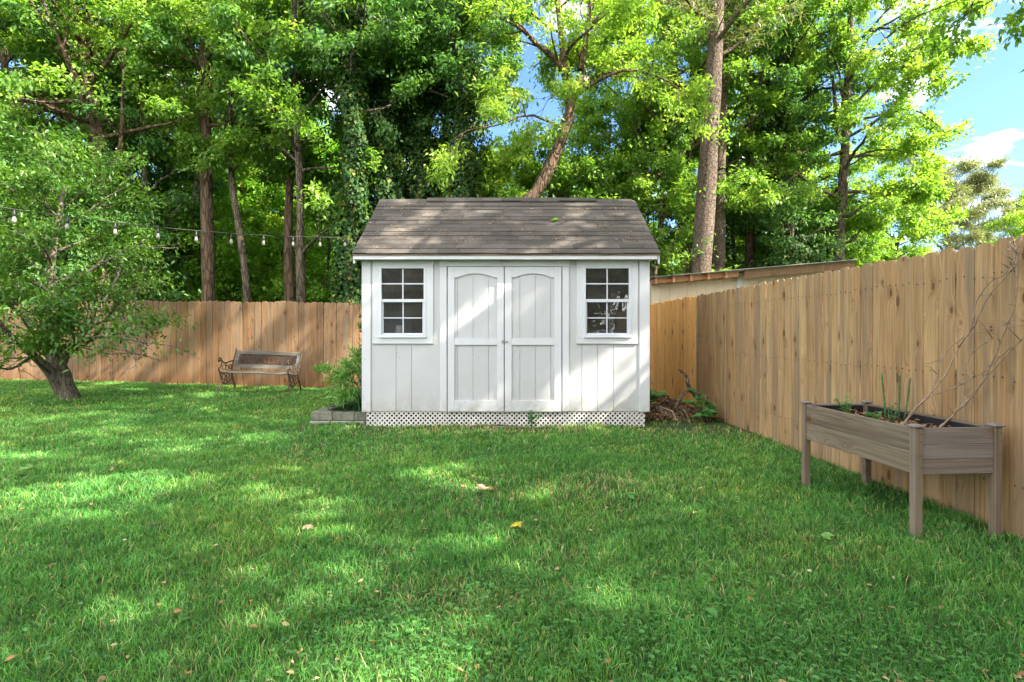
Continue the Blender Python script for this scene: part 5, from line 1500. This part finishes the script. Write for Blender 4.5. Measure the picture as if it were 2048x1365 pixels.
#@@PART3
# ------------------------------------------------------------------ trees
def trunk_px(ctrl, Y, z0=0.0, top=None, n=16):
    """ctrl: photo points bottom to top at distance Y (or (px,py,Y)); grown down to the ground and up to height top"""
    p = [np.array(PT(c[0], c[1], c[2] if len(c) > 2 else Y)) for c in ctrl]
    d = p[0] - p[1]; 
    if abs(d[2]) < 1e-3: d[2] = -1
    g = p[0] + d * ((p[0][2] - z0) / max(-d[2], 1e-3)) * np.array([.5, .5, 1]) * 1.0
    g[2] = z0
    q = [g] + p
    if top is not None and top > p[-1][2] + .3:
        d = p[-1] - p[-2]; d /= np.linalg.norm(d); d = d * np.array([.6, .6, 1]); q.append(p[-1] + d * (top - p[-1][2]) / max(d[2], .3))
    return smooth_path(q, n)
def dome(a, b=0.0, k=1.0):
    return lambda t: a * (1 - b * t) * (0.55 + 0.45 * math.sin(math.pi * min(1, (0.15 + 0.75 * t)) * k))
WOODS = 'trees behind the board fence'
def hero(name, label, ctrl, Y, top, r0, r1, cf, Rf, nl, nleaf, leafL, seed, mb, ml, cat='tree', **kw):
    tr = trunk_px(ctrl, Y, 0.0, top)
    w, lv = grow(seed, tr, r0, r1, cf, Rf, nl, nleaf, leafL, **kw)
    return plant_tree(name, label, cat, tuple(tr[0]), w, lv, M[mb], M[ml], local=False)

# small yard tree at left
def zl(zx, zy, Y): return np.array(PT(zx / 2.575, 350 + zy / 2.575, Y))          # from the 1957 wide look at the left
YT = 9.45
base = zl(365, 1150, YT); base[2] = g1(base[0], YT) - .03
tr = smooth_path([base, zl(345, 1085, YT), zl(310, 1000, YT), zl(290, 940, YT), zl(270, 820, YT), zl(275, 650, YT + .2), zl(262, 480, YT + .3), zl(285, 330, YT + .3), zl(310, 190, YT + .4), zl(330, 60, YT + .5)], 18)
ex = [([*smooth_path([zl(320, 1120, YT), zl(280, 1050, YT - .1), zl(230, 985, YT - .2), zl(170, 930, YT - .3), zl(90, 860, YT - .6), zl(20, 790, YT - .9), zl(-60, 690, YT - 1.1)], 10)], .10),
      ([*smooth_path([zl(315, 985, YT), zl(335, 940, YT), zl(370, 890, YT - .1), zl(440, 800, YT - .2), zl(490, 700, YT - .2), zl(560, 620, YT - .1), zl(620, 480, YT)], 10)], .075),
      ([*smooth_path([zl(285, 930, YT), zl(330, 890, YT - .3), zl(420, 850, YT - .6), zl(560, 830, YT - .9), zl(680, 850, YT - 1.1), zl(780, 900, YT - 1.2)], 10)], .045),
      ([*smooth_path([zl(230, 985, YT), zl(260, 960, YT + .1), zl(180, 800, YT + .2), zl(120, 640, YT + .3), zl(60, 500, YT + .3)], 10)], .06),
      ([*smooth_path([zl(170, 930, YT - .3), zl(80, 990, YT - .6), zl(20, 1000, YT - .8), zl(-60, 960, YT - 1)], 8)], .03),
      ([*smooth_path([zl(440, 800, YT - .2), zl(520, 760, YT - .4), zl(620, 740, YT - .6), zl(700, 760, YT - .8)], 8)], .03),
      ([*smooth_path([zl(275, 650, YT + .2), zl(380, 560, YT), zl(500, 470, YT), zl(640, 400, YT + .1), zl(760, 330, YT + .2)], 10)], .05),
      ([*smooth_path([zl(260, 440, YT + .3), zl(150, 330, YT), zl(30, 230, YT - .2), zl(-100, 150, YT - .3)], 10)], .04)]
w, lv = grow(21, tr, .13, .02, .28, lambda t: 2.0 * (1.0 - .45 * t), 19, 12500, .085, clump=.9, elev=(0, 40), extra=ex, sub=6, twigs=4, wr=.42, six=True, sag=.03, scat=1.5, flat=.6, spread=1.0, keep=lambda p: p[:, 2] > .92 + .12 * np.sin(p[:, 0] * 5))
plant_tree('yard_tree', 'low multi-stemmed broadleaf tree with a cracked leaning trunk growing in the lawn at left', 'tree', tuple(base), w, lv, M['bark_grey'], M['leaf_yard'], local=False)

# tall trunks standing behind the back fence
hero('tall_tree', 'tall straight brown trunk with bare lower bole rising behind the fence left of the bench', [(417, 600), (414, 420), (411, 260), (409, 130), (408, 40)], 14.6, 13, .19, .07, .50, dome(2.4), 15, 9000, .12, 31, 'bark_brown', 'leaf_mid', elev=(0, 35))
hero('pale_tree', 'pale-barked slender leaning trunk just left of the tall straight brown one', [(372, 600), (381, 500), (388, 400), (404, 320), (412, 230)], 16.5, 11.5, .15, .05, .62, dome(2.2), 11, 5500, .12, 32, 'bark_pale', 'leaf_maple')
hero('curved_tree', 'thin dark curved trunk between the straight brown one and the paired trunks above the bench', [(495, 600), (487, 520), (474, 430), (462, 350), (460, 240), (466, 120)], 14.2, 11, .11, .04, .55, dome(2.0), 13, 6500, .12, 33, 'bark_dark', 'leaf_maple',
     extra=[([*smooth_path([PT(462, 350, 14.2), PT(440, 330, 14), PT(430, 325, 13.8)], 8)], .03)])
hero('reddish_tree', 'reddish brown trunk with vines, left one of the paired trunks above the bench', [(580, 602), (577, 520), (577, 440), (580, 360), (590, 260)], 15.2, 11, .165, .06, .58, dome(2.2), 12, 6500, .12, 34, 'bark_brown', 'leaf_mid')
hero('forked_tree', 'dark trunk with a side branch curving right, right of the paired trunks above the bench', [(603, 604), (600, 500), (601, 420), (598, 320), (592, 240), (590, 120)], 13.6, 11.5, .125, .05, .52, dome(2.3), 14, 8500, .12, 35, 'bark_dark', 'leaf_maple',
     extra=[([*smooth_path([PT(603, 510, 13.6), PT(618, 490, 13.4), PT(640, 470, 13.2), PT(662, 450, 13.0), PT(670, 400, 13)], 9)], .045)])
hero('branching_tree', 'big spreading tree with several diagonal limbs at the far upper left', [(205, 600), (203, 450), (200, 300), (190, 250), (178, 160), (165, 90), (150, 10)], 13.8, 12, .21, .08, .42, dome(3.2), 18, 17000, .115, 36, 'bark_brown', 'leaf_maple', elev=(-5, 30),
     extra=[([*smooth_path([PT(196, 270, 13.8), PT(170, 200, 13.5), PT(132, 110, 13), PT(100, 40, 12.7), PT(70, -40, 12.4)], 10)], .11), ([*smooth_path([PT(203, 400, 13.8), PT(240, 300, 13.6), PT(245, 200, 13.5), PT(250, 80, 13.5)], 10)], .08)])
hero('pale_stub_tree', 'short pale-barked trunk seen just above the fence behind the yard tree', [(298, 600), (294, 560), (292, 500), (290, 400)], 15.6, 10, .15, .05, .5, dome(2.5), 13, 9000, .12, 37, 'bark_pale', 'leaf_mid')
hero('leafy_tree', 'leafy bright green tree at the left edge of the photo behind the yard tree', [(28, 600), (20, 450), (18, 300), (10, 150)], 14.5, 11.5, .17, .05, .22, dome(3.0), 24, 18000, .115, 38, 'bark_brown', 'leaf_maple', elev=(-10, 25))
hero('leafy_tree', 'leafy tree between the far left tree and the tall straight trunk', [(330, 600), (335, 500), (340, 380), (330, 260), (325, 120)], 17.5, 12, .16, .05, .18, dome(3.1), 26, 17000, .12, 39, 'bark_dark', 'leaf_bright', elev=(-10, 25))

# ivy clad trunks
def ivy_tree(name, label, px, Y, top, r0, lean, seed, nivy=9000, rad=.34, crown=7000, Rc=2.3, mat='leaf_ivy', cmat='leaf_mid', cf=.6):
    r = np.random.default_rng(seed); x = PX(px, Y)
    tr = smooth_path([(x, Y, 0), (x + lean * .3, Y, top * .35), (x + lean * .6, Y + .1, top * .7), (x + lean, Y, top)], 14)
    w, lv = grow(seed, tr, r0, .05, cf, dome(Rc), 12, crown, .12)
    root = plant_tree(name, label, 'tree', tuple(tr[0]), w, lv, M['bark_dark'], M[cmat], local=False)
    t = r.uniform(0, .86, nivy) ** 0.9; k = t * 13; i = np.minimum(k.astype(int), 12); f = (k - i)[:, None]; P = tr[i] * (1 - f) + tr[i + 1] * f
    a = r.uniform(0, 6.28, nivy); lump = 1 + .38 * np.sin(a * 2 + t * 17 + seed) + .3 * np.sin(t * 41 + a * 3); R_ = (rad * (1.1 - .45 * t)) * lump * r.uniform(.45, 1.08, nivy) ** .5
    O = np.stack([np.cos(a), np.sin(a), np.zeros(nivy)], 1); P = P + O * R_[:, None]; D = O * .35 + np.array([0, 0, -1.]) + r.normal(0, .4, (nivy, 3)); N = O + r.normal(0, .4, (nivy, 3)) + np.array([0, 0, .5])
    v = leaf_sheet(P - np.array(tr[0]), D, N, r.uniform(.06, .12, nivy), .85, .15, r.uniform(0, 1, nivy)); link_mesh('ivy', fast_mesh('ivy', v[0], v[1], attrs={'tint': v[2]}), M[mat], root)
    return root
ivy_tree('ivy_tree', 'dark ivy-covered trunk rising left of the shed roof', 693, 13.0, 10, .14, .25, 51, 11000, .36, 7000)
ivy_tree('ivy_tree', 'wide ivy-covered trunk with some yellowing leaves directly behind the left end of the shed roof', 775, 14.0, 9.8, .2, -.2, 52, 17000, .62, 9000)
ivy_tree('ivy_tree', 'tall ivy-covered trunk above the left half of the shed roof', 838, 14.6, 10.3, .2, .1, 53, 17000, .6, 9000)
ivy_tree('ivy_tree', 'dark ivy-draped trunk above the middle of the shed roof', 935, 13.8, 9.2, .15, -.25, 54, 13000, .55, 5500, 2.0)
ivy_tree('ivy_tree', 'dark ivy-covered trunk in the shade right of the pine trunks', 1555, 17.5, 12, .2, .35, 55, 13000, .62, 9500, 2.6, cf=.35)
ivy_tree('ivy_tree', 'broad dark ivy mass low above the lean-to roof', 1590, 16.4, 4.6, .2, -.1, 56, 13000, .95, 1500, 1.3)

# leaning tree right behind the shed, with its sawn stub
YL = 13.4
tr = smooth_path([(PX(1020, YL), YL, 0), PT(1044, 440, YL), PT(1075, 382, YL), PT(1105, 322, YL), PT(1128, 265, YL), PT(1140, 215, YL), PT(1136, 175, YL), PT(1130, 130, YL), PT(1122, 60, YL + .1), PT(1110, -60, YL + .2), PT(1100, -170, YL + .2)], 22)
ex = [([*smooth_path([PT(1136, 180, YL), PT(1128, 145, YL - .1), PT(1100, 110, YL - .3), PT(1070, 85, YL - .5), PT(1045, 60, YL - .6), PT(1010, 40, YL - .8), PT(960, 20, YL - 1)], 12)], .10),
      ([*smooth_path([PT(1140, 225, YL), PT(1150, 185, YL), PT(1165, 163, YL), PT(1168, 140, YL), PT(1160, 115, YL), PT(1152, 95, YL)], 10)], .10),
      ([*smooth_path([PT(1160, 140, YL), PT(1172, 80, YL), PT(1178, 30, YL), PT(1185, -60, YL), PT(1190, -160, YL)], 10)], .085),
      ([*smooth_path([PT(1180, 55, YL), PT(1205, 25, YL - .2), PT(1235, 5, YL - .4), PT(1290, -20, YL - .7)], 9)], .05),
      ([*smooth_path([PT(1140, 200, YL), PT(1200, 160, YL - .6), PT(1260, 140, YL - 1.1), PT(1330, 160, YL - 1.5), PT(1370, 190, YL - 1.7)], 10)], .05),
      ([*smooth_path([PT(1130, 260, YL), PT(1060, 230, YL - .5), PT(1000, 250, YL - .9), PT(940, 260, YL - 1.2), PT(905, 280, YL - 1.4)], 10)], .035),
      ([*smooth_path([PT(1132, 170, YL), PT(1110, 190, YL - .4), PT(1090, 210, YL - .7), PT(1060, 300, YL - 1)], 8)], .02)]
w, lv = grow(61, tr, .175, .05, .60, dome(2.0), 9, 13500, .115, extra=ex, elev=(0, 35), wr=.4, sub=6, twigs=4, sag=.05)
lt = plant_tree('leaning_tree', 'leaning forked tree behind the shed with a pale sawn-off stub', 'tree', tuple(tr[0]), w, lv, M['bark_brown'], M['leaf_bright'], local=False)
m_ = MB(); p = PT(1168, 163, YL - .12); m_.tube([PT(1158, 168, YL), p + Vector((.01, 0, .02)), p + Vector((.03, -.06, 0))], [.13, .13, .115], 12)
st = m_.build('sawn_stub', M['bark_pale'], lt, smooth=True)

# multi stemmed tree right of the shed
YM = 17.5
tr = smooth_path([(PX(1372, YM), YM, 0), PT(1370, 520, YM), PT(1366, 420, YM), PT(1362, 330, YM), PT(1358, 250, YM), PT(1350, 150, YM), PT(1342, 40, YM), PT(1338, -100, YM)], 20)
ex = [([*smooth_path([PT(1368, 430, YM), PT(1376, 350, YM), PT(1385, 250, YM), PT(1384, 100, YM), PT(1380, -50, YM)], 10)], .10), ([*smooth_path([PT(1364, 380, YM), PT(1340, 345, YM - .3), PT(1310, 330, YM - .6), PT(1285, 290, YM - .9), PT(1262, 240, YM - 1)], 10)], .07),
      ([*smooth_path([PT(1362, 320, YM), PT(1345, 240, YM), PT(1335, 150, YM), PT(1320, 30, YM)], 10)], .08), ([*smooth_path([PT(1368, 420, YM), PT(1330, 360, YM - .5), PT(1300, 345, YM - .8), PT(1250, 350, YM - 1.2)], 10)], .05)]
w, lv = grow(62, tr, .24, .06, .28, dome(3.3), 22, 22000, .115, extra=ex, elev=(-10, 30))
plant_tree('multi_stem_tree', 'multi-stemmed brown tree between the shed roof and the pine trunks', 'tree', tuple(tr[0]), w, lv, M['bark_brown'], M['leaf_maple'], local=False)

# the two pines
hero('pine_tree', 'front one of the two tall pine trunks, thick pale plated bark, leaning slightly right', [(1403, 530), (1412, 400), (1420, 260), (1428, 130), (1436, 0)], 15.0, 21, .30, .15, .72, dome(2.6), 14, 5000, .2, 63, 'bark_pine', 'leaf_pine', wr=.12)
hero('pine_tree', 'rear one of the two tall pine trunks, darker and narrower, on the right', [(1436, 530), (1437, 400), (1441, 260), (1446, 130), (1449, 0)], 16.6, 20, .235, .13, .74, dome(2.6), 12, 4500, .2, 64, 'bark_pine', 'leaf_pine', wr=.12)

# bright tree right
YB = 17.0
tr = smooth_path([(PX(1676, YB), YB, 0), PT(1678, 500, YB), PT(1684, 400, YB), PT(1690, 300, YB), PT(1694, 200, YB), PT(1700, 80, YB), PT(1706, -60, YB), PT(1712, -200, YB)], 20)
ex = [([*smooth_path([PT(1682, 285, YB), PT(1672, 250, YB - .1), PT(1668, 170, YB - .2), PT(1655, 120, YB - .2), PT(1668, 50, YB - .2), PT(1680, -20, YB - .2)], 10)], .07),
      ([*smooth_path([PT(1694, 262, YB), PT(1715, 240, YB - .3), PT(1760, 232, YB - .6), PT(1800, 215, YB - 1), PT(1850, 230, YB - 1.2), PT(1895, 270, YB - 1.3)], 10)], .05),
      ([*smooth_path([PT(1698, 150, YB), PT(1740, 70, YB - .2), PT(1790, 40, YB - .5), PT(1850, 0, YB - .7), PT(1920, -20, YB - .8)], 10)], .06),
      ([*smooth_path([PT(1698, 100, YB), PT(1745, 60, YB), PT(1800, 60, YB - .4), PT(1870, 80, YB - .7), PT(1950, 110, YB - .8)], 10)], .05),
      ([*smooth_path([PT(1690, 320, YB), PT(1760, 300, YB - .5), PT(1830, 310, YB - .8), PT(1860, 340, YB - .9)], 10)], .035),
      ([*smooth_path([PT(1685, 400, YB), PT(1740, 380, YB - .5), PT(1790, 400, YB - .9), PT(1835, 430, YB - 1)], 10)], .03),
      ([*smooth_path([PT(1690, 300, YB), PT(1640, 320, YB - .5), PT(1580, 360, YB - 1), PT(1520, 400, YB - 1.3)], 10)], .04)]
w, lv = grow(65, tr, .175, .05, .14, lambda t: 2.3 + 1.0 * math.sin(math.pi * min(1, t * 1.3)) * 1.0, 28, 34000, .12, extra=ex, elev=(-12, 28), spread=.95)
plant_tree('maple_tree', 'bright yellow-green tree with a slender dark trunk standing alone against the sky at right', 'tree', tuple(tr[0]), w, lv, M['bark_dark'], M['leaf_bright'], local=False)
hero('leafy_tree', 'leafy green tree filling the gap between the pines and the bright tree', [(1560, 520), (1556, 400), (1560, 250), (1555, 100)], 20.5, 14, .2, .06, .12, dome(3.7), 30, 26000, .13, 66, 'bark_dark', 'leaf_maple', elev=(-12, 25))
hero('leafy_tree', 'leafy green tree seen between the shed roof and the multi-stemmed tree', [(1225, 520), (1220, 400), (1215, 330), (1222, 250)], 20.0, 7.6, .15, .05, .2, dome(2.8), 24, 16000, .13, 67, 'bark_dark', 'leaf_maple', elev=(-12, 25))

# trees filling the wood: a few kinds, copied
def template(seed, H, r0, cf, Rmax, nl, nleaf, leafL, el, ml, mb, loc, label, name='woodland_tree', b=0.0, **kw):
    r = np.random.default_rng(seed); pts = [np.zeros(3)]
    for k in range(1, 6): pts.append(np.array([r.normal(0, .12) + pts[-1][0], r.normal(0, .12) + pts[-1][1], H * k / 5]))
    tr = smooth_path(pts, 14); w, lv = grow(seed + 1, tr, r0, .05, cf, dome(Rmax, b), nl, nleaf, leafL, elev=el, **kw)
    return plant_tree(name, label, 'tree', loc, w, lv, M[mb], M[ml])
def xy(px, Y): return (PX(px, Y), Y, 0)
tA = template(101, 11, .18, .14, 3.2, 28, 22000, .13, (-10, 25), 'leaf_maple', 'bark_dark', xy(120, 19), 'tall leafy tree behind the far upper left limbs')
tB = template(103, 12.5, .17, .42, 3.0, 20, 15000, .125, (-5, 35), 'leaf_mid', 'bark_brown', xy(712, 15.8), 'high-crowned tree whose dark leaves hang above the ivy trunk left of the shed')
tC = template(105, 4.6, .07, .08, 1.9, 22, 12000, .11, (0, 45), 'leaf_bright', 'bark_dark', xy(540, 19), 'low sunny understory tree seen between the curved trunk and the paired trunks', 'understory_tree')
k = 0
for (px, Y, s_, kind, ml, lab) in (
    (-60, 20, 1.15, 'A', 'leaf_maple', 'leafy tree mostly beyond the left edge of the photo'),
    (1060, 23, .72, 'A', 'leaf_bright', 'low leafy tree behind the foot of the leaning tree'),
    (1480, 27, 1.25, 'A', 'leaf_maple', 'leafy tree behind the right-hand side of the pine trunks'),
    (1650, 30, 1.0, 'A', 'leaf_bright', 'leafy tree deep behind the trunk of the bright tree'),
    (1300, 30, .8, 'A', 'leaf_bright', 'leafy tree deep behind the multi-stemmed tree'),
    (500, 20.5, 1.25, 'B', 'leaf_mid', 'high-crowned tree above the thin curved trunk'),
    (210, 15.2, 1.05, 'B', 'leaf_mid', 'high-crowned tree whose blue-green leaves hang left of the tall straight trunk'),
    (90, 15.5, 1.0, 'B', 'leaf_maple', 'high-crowned tree above the diagonal limbs at upper left'),
    (930, 17.5, .85, 'B', 'leaf_bright', 'high-crowned tree above the middle of the shed roof'),
    (1500, 18.5, 1.1, 'B', 'leaf_maple', 'high-crowned tree just right of the pine trunks'),
    (1260, 21, 1.05, 'B', 'leaf_maple', 'high-crowned tree left of the multi-stemmed tree'),
    (450, 17, 1.0, 'C', 'leaf_far', 'low sunny understory tree just right of the tall straight trunk'),
    (640, 18, 1.05, 'C', 'leaf_far', 'low sunny understory tree right of the paired trunks'),
    (350, 19, 1.1, 'C', 'leaf_far', 'low understory tree behind the pale leaning trunk'),
    (250, 14.5, .95, 'C', 'leaf_mid', 'low understory tree showing above the fence behind the yard tree'),
    (120, 14, 1.0, 'C', 'leaf_mid', 'low understory tree hidden behind the middle of the yard tree'),
    (0, 13.8, .9, 'C', 'leaf_mid', 'low understory tree at the left edge of the photo'),
    (990, 16.5, 1.25, 'C', 'leaf_bright', 'low understory tree above the middle of the shed roof ridge'),
    (1110, 18, 1.3, 'C', 'leaf_maple', 'low understory tree right of the foot of the leaning tree'),
    (1285, 16.5, 1.1, 'C', 'leaf_maple', 'low understory tree beside the right end of the shed roof'),
    (1490, 19.5, 1.2, 'C', 'leaf_mid', 'low understory tree right of the foot of the pines'),
    (1560, 22, 1.3, 'C', 'leaf_bright', 'low sunny understory tree behind the dark ivy mass'),
    (1760, 24, 1.2, 'C', 'leaf_bright', 'low yellow-green understory tree right of the bright tree trunk'),
    (880, 19, 1.3, 'C', 'leaf_far', 'low sunny understory tree behind the tall ivy-covered trunk'),
    (520, 20.5, 1.5, 'C', 'leaf_far', 'taller sunny understory tree far behind the thin curved trunk'),
    (570, 24, 1.9, 'C', 'leaf_far', 'bright understory tree farthest behind the paired trunks'),
    (420, 23, 1.8, 'C', 'leaf_far', 'bright understory tree far behind the tall straight trunk'),
    (680, 25, 1.9, 'C', 'leaf_far', 'bright understory tree far behind the ivy trunk left of the shed'),
    (1640, 19, 1.05, 'C', 'leaf_maple', 'low understory tree left of the bright tree trunk')):
    src = {'A': tA, 'B': tB, 'C': tC}[kind]
    o = re_use(src, lab, xy(px, Y), k * 1.9 + .7, (s_ * random.Random(k).uniform(.92, 1.08), s_, s_), None, M[ml]); k += 1

# shade trees of the yard: their crowns hang over the lawn; branch tips show at the upper right
tS = template(201, 12, .22, .42, 4.8, 22, 11500, .13, (-3, 30), 'leaf_maple', 'bark_brown', (6.0, 1.2, 0), 'tall shade tree beyond the side fence, out of the right edge of the photo', 'shade_tree', sub=6, clump=.4, scat=.55)
tL = template(207, 14.5, .26, .50, 5.6, 25, 34000, .13, (2, 30), 'leaf_maple', 'bark_brown', (9.6, 5.2, 0), 'large shade tree beyond the side fence, farther from it than the overhanging one', 'shade_tree', sub=6, clump=.4, scat=.55)
tr = smooth_path([(4.35, 3.7, 0), (4.4, 3.7, 4), (4.3, 3.9, 8), (4.2, 4.0, 13.5)], 16)
ex = [([*smooth_path([(4.35, 3.8, 6.2), (5.0, 5.0, 6.6), (5.8, 6.3, 6.3), tuple(PT(2045, -40, 7.2)), tuple(PT(2030, 0, 7.5))], 10)], .06), ([*smooth_path([(4.35, 3.8, 6.6), (5.4, 5.2, 6.9), (6.4, 6.6, 6.2), tuple(PT(2110, -10, 7.3))], 10)], .05)]
w, lv = grow(213, tr, .22, .06, .56, dome(4.6), 21, 24000, .11, elev=(5, 35), extra=ex, sub=6, clump=.8, scat=.6)
plant_tree('overhanging_tree', 'tree at the right whose drooping branch tips hang in at the upper right corner', 'tree', (4.35, 3.7, 0), w, lv, M['bark_brown'], M['leaf_maple'], local=False)
for i, (x, y, s_, lab) in enumerate(((10.2, -.6, 1.08, 'shade tree beyond the side fence, level with the camera'), (7.4, -4.4, 1.05, 'shade tree beyond the side fence behind the camera'), (13.4, 1.2, 1.05, 'shade tree in the neighbouring yard at right'), (14.5, 8.0, .95, 'farthest right shade tree in the neighbouring yard'), (12.6, 4.4, .95, 'shade tree in the neighbouring yard behind the large one'))):
    re_use(tS, lab, (x, y, 0), 2.1 * i + 1.4, s_)
for i, (x, y, s_, kind) in enumerate(((1.5, -11.5, 1.7, 0), (5, -10.8, 1.5, 0), (8.5, -11.2, 1.6, 0), (-.2, -13.4, 2.0, 0), (3.4, -13.6, 1.8, 0), (6.8, -13.2, 1.9, 0), (3, -16, 1.1, 1), (10, -15, 1.0, 1))):
    re_use((tC, tA)[kind], 'leafy tree in the row behind the camera', (x, y, 0), i * 1.1, s_, None, M['leaf_mid'], 'row of trees behind the camera')

house = thing('house', 'tan sided house with a dark low gable roof standing behind the camera', 'house', (-7, -10, 0))
hw = MB()
for i in range(26): hw.box(-14, 0, -9.5 - .008 * (i % 2), -9.4, .1 + i * .11, .1 + i * .11 + .109)
hw.box(-14, 0, -16, -9.51, 0, 2.95)
hw.build('wall', simple('tan_siding', (.34, .28, .21), .8, .15, 3), house)
hr = MB(); hr.prism([(-8.9, 2.85), (-8.9, 2.95), (-12.75, 4.6), (-16.6, 2.95), (-16.6, 2.85)], -14.4, .4, 'x'); hr.build('roof', M['shingle'], house)
for x in (-12.2, -8.6, -2.4):
    wf = MB(); wf.box(x, x + 1.1, -9.40, -9.36, .95, 2.2, ch=.004); wf = wf.build('window', M['trim'], house)
    MB().box(x + .08, x + 1.02, -9.359, -9.352, 1.03, 2.12).build('pane', simple('dark_pane', (.03, .035, .04), .05, .1, 3), wf)
dr0 = MB().box(-6.1, -4.3, -9.40, -9.35, .1, 2.15, ch=.004).build('door', M['trim'], house)
MB().lathe([(.03, 0), (.03, .03), (.001, .04)], 0, 0, 10, Matrix.Translation((-5.1, -9.35, 1.05)) @ Matrix.Rotation(R(-90), 4, 'X')).build('handle', M['metal'], dr0)

# far pines and far hedge trees at right
def far_pine(label, px, Y, zt, seed, name='pine_tree'):
    r = np.random.default_rng(seed); x = PX(px, Y); tr = smooth_path([(x, Y, 0), (x + .3, Y, zt * .4), (x - .2, Y, zt * .75), (x, Y, zt)], 12)
    w, lv = grow(seed, tr, .3, .08, .35, lambda t: 5.6 * (.75 + .5 * math.sin(math.pi * min(1, .15 + t * .75))) * (1.0 - .35 * t), 20, 26000, .42, elev=(5, 40), wr=.13, flat=.35, scat=.7, limb_r=.5)
    return plant_tree(name, label, 'tree', tuple(tr[0]), w, lv, M['bark_pine'], M['leaf_pine'], local=False)
far_pine('distant spreading pine with open olive crown above the side fence at right', 1900, 48, 13.2, 71)
far_pine('more distant small pine at the right edge of the photo', 2050, 85, 18, 72)
for (px, Y, s_, ml, lab) in ((2050, 40, 1.9, 'leaf_bright', 'rounded light green tree at the right edge above the side fence'), (1830, 36, 1.1, 'leaf_bright', 'low pale green tree below the distant pine on its left'), (1980, 60, 1.8, 'leaf_maple', 'low green tree below the distant pine on its right'), (1740, 33, 1.1, 'leaf_maple', 'low green tree behind the right end of the lean-to roof')):
    o = re_use(tC, lab, xy(px, Y), px * .37, s_, None, M[ml])

# far-off wood that closes the view between the trunks, and the undergrowth at its foot
r = np.random.default_rng(77); n = 52000
nc = 900; cx = r.uniform(-58, 22, nc); cy = r.uniform(31, 46, nc); cz = r.uniform(.2, 1, nc) ** .8 * (10.5 + 1.5 * np.sin(cx * .35)); cr_ = r.uniform(.7, 1.9, nc)
cz = np.where(cx > 9, cz * .75, cz)
k = r.integers(0, nc, n); g_ = r.normal(0, 1, (n, 3)); g_ /= np.linalg.norm(g_, axis=1, keepdims=True)
P = np.stack([cx[k], cy[k], cz[k]], 1) + g_ * cr_[k][:, None] * np.array([1, 1, .6]) * r.uniform(.5, 1.1, (n, 1))
D = r.normal(0, 1, (n, 3)) + np.array([0, 0, -.5]); N = np.array([0, 0, 1.]) + r.normal(0, .6, (n, 3))
v = leaf_sheet(P, D, N, r.uniform(.22, .46, n), .6, .15, np.clip(.6 * r.uniform(0, 1, nc)[k] + .4 * r.uniform(0, 1, n), 0, 1))
o = link_mesh('distant_wood', fast_mesh('distant_wood', v[0], v[1], attrs={'tint': v[2]}), M['leaf_far']); tag(o, 'sunlit distant wood closing the view between the trunks', 'wood', kind='stuff')
n = 60000; nc = 700; cx = r.uniform(-24, 14, nc); cy = r.uniform(13, 24, nc); cz = r.uniform(.1, 1.5, nc); cr_ = r.uniform(.3, .8, nc)
ok = ~((cx > 2.4) & (cx < 8) & (cy < 16.6)); cx, cy, cz, cr_ = cx[ok], cy[ok], cz[ok], cr_[ok]; nc = len(cx)
k = r.integers(0, nc, n); g_ = r.normal(0, 1, (n, 3)); g_ /= np.linalg.norm(g_, axis=1, keepdims=True)
P = np.stack([cx[k], cy[k], cz[k]], 1) + g_ * cr_[k][:, None] * np.array([1, 1, .7]) * r.uniform(.5, 1.1, (n, 1)); P[:, 2] = np.maximum(P[:, 2], .03)
D = r.normal(0, 1, (n, 3)) + np.array([0, 0, -.4]); N = np.array([0, 0, 1.]) + r.normal(0, .6, (n, 3))
v = leaf_sheet(P, D, N, r.uniform(.07, .14, n), .55, .15, r.uniform(0, 1, n))
o = link_mesh('undergrowth', fast_mesh('undergrowth', v[0], v[1], attrs={'tint': v[2]}), M['leaf_maple']); tag(o, 'leafy undergrowth on the floor of the wood behind the fence', 'undergrowth', kind='stuff')
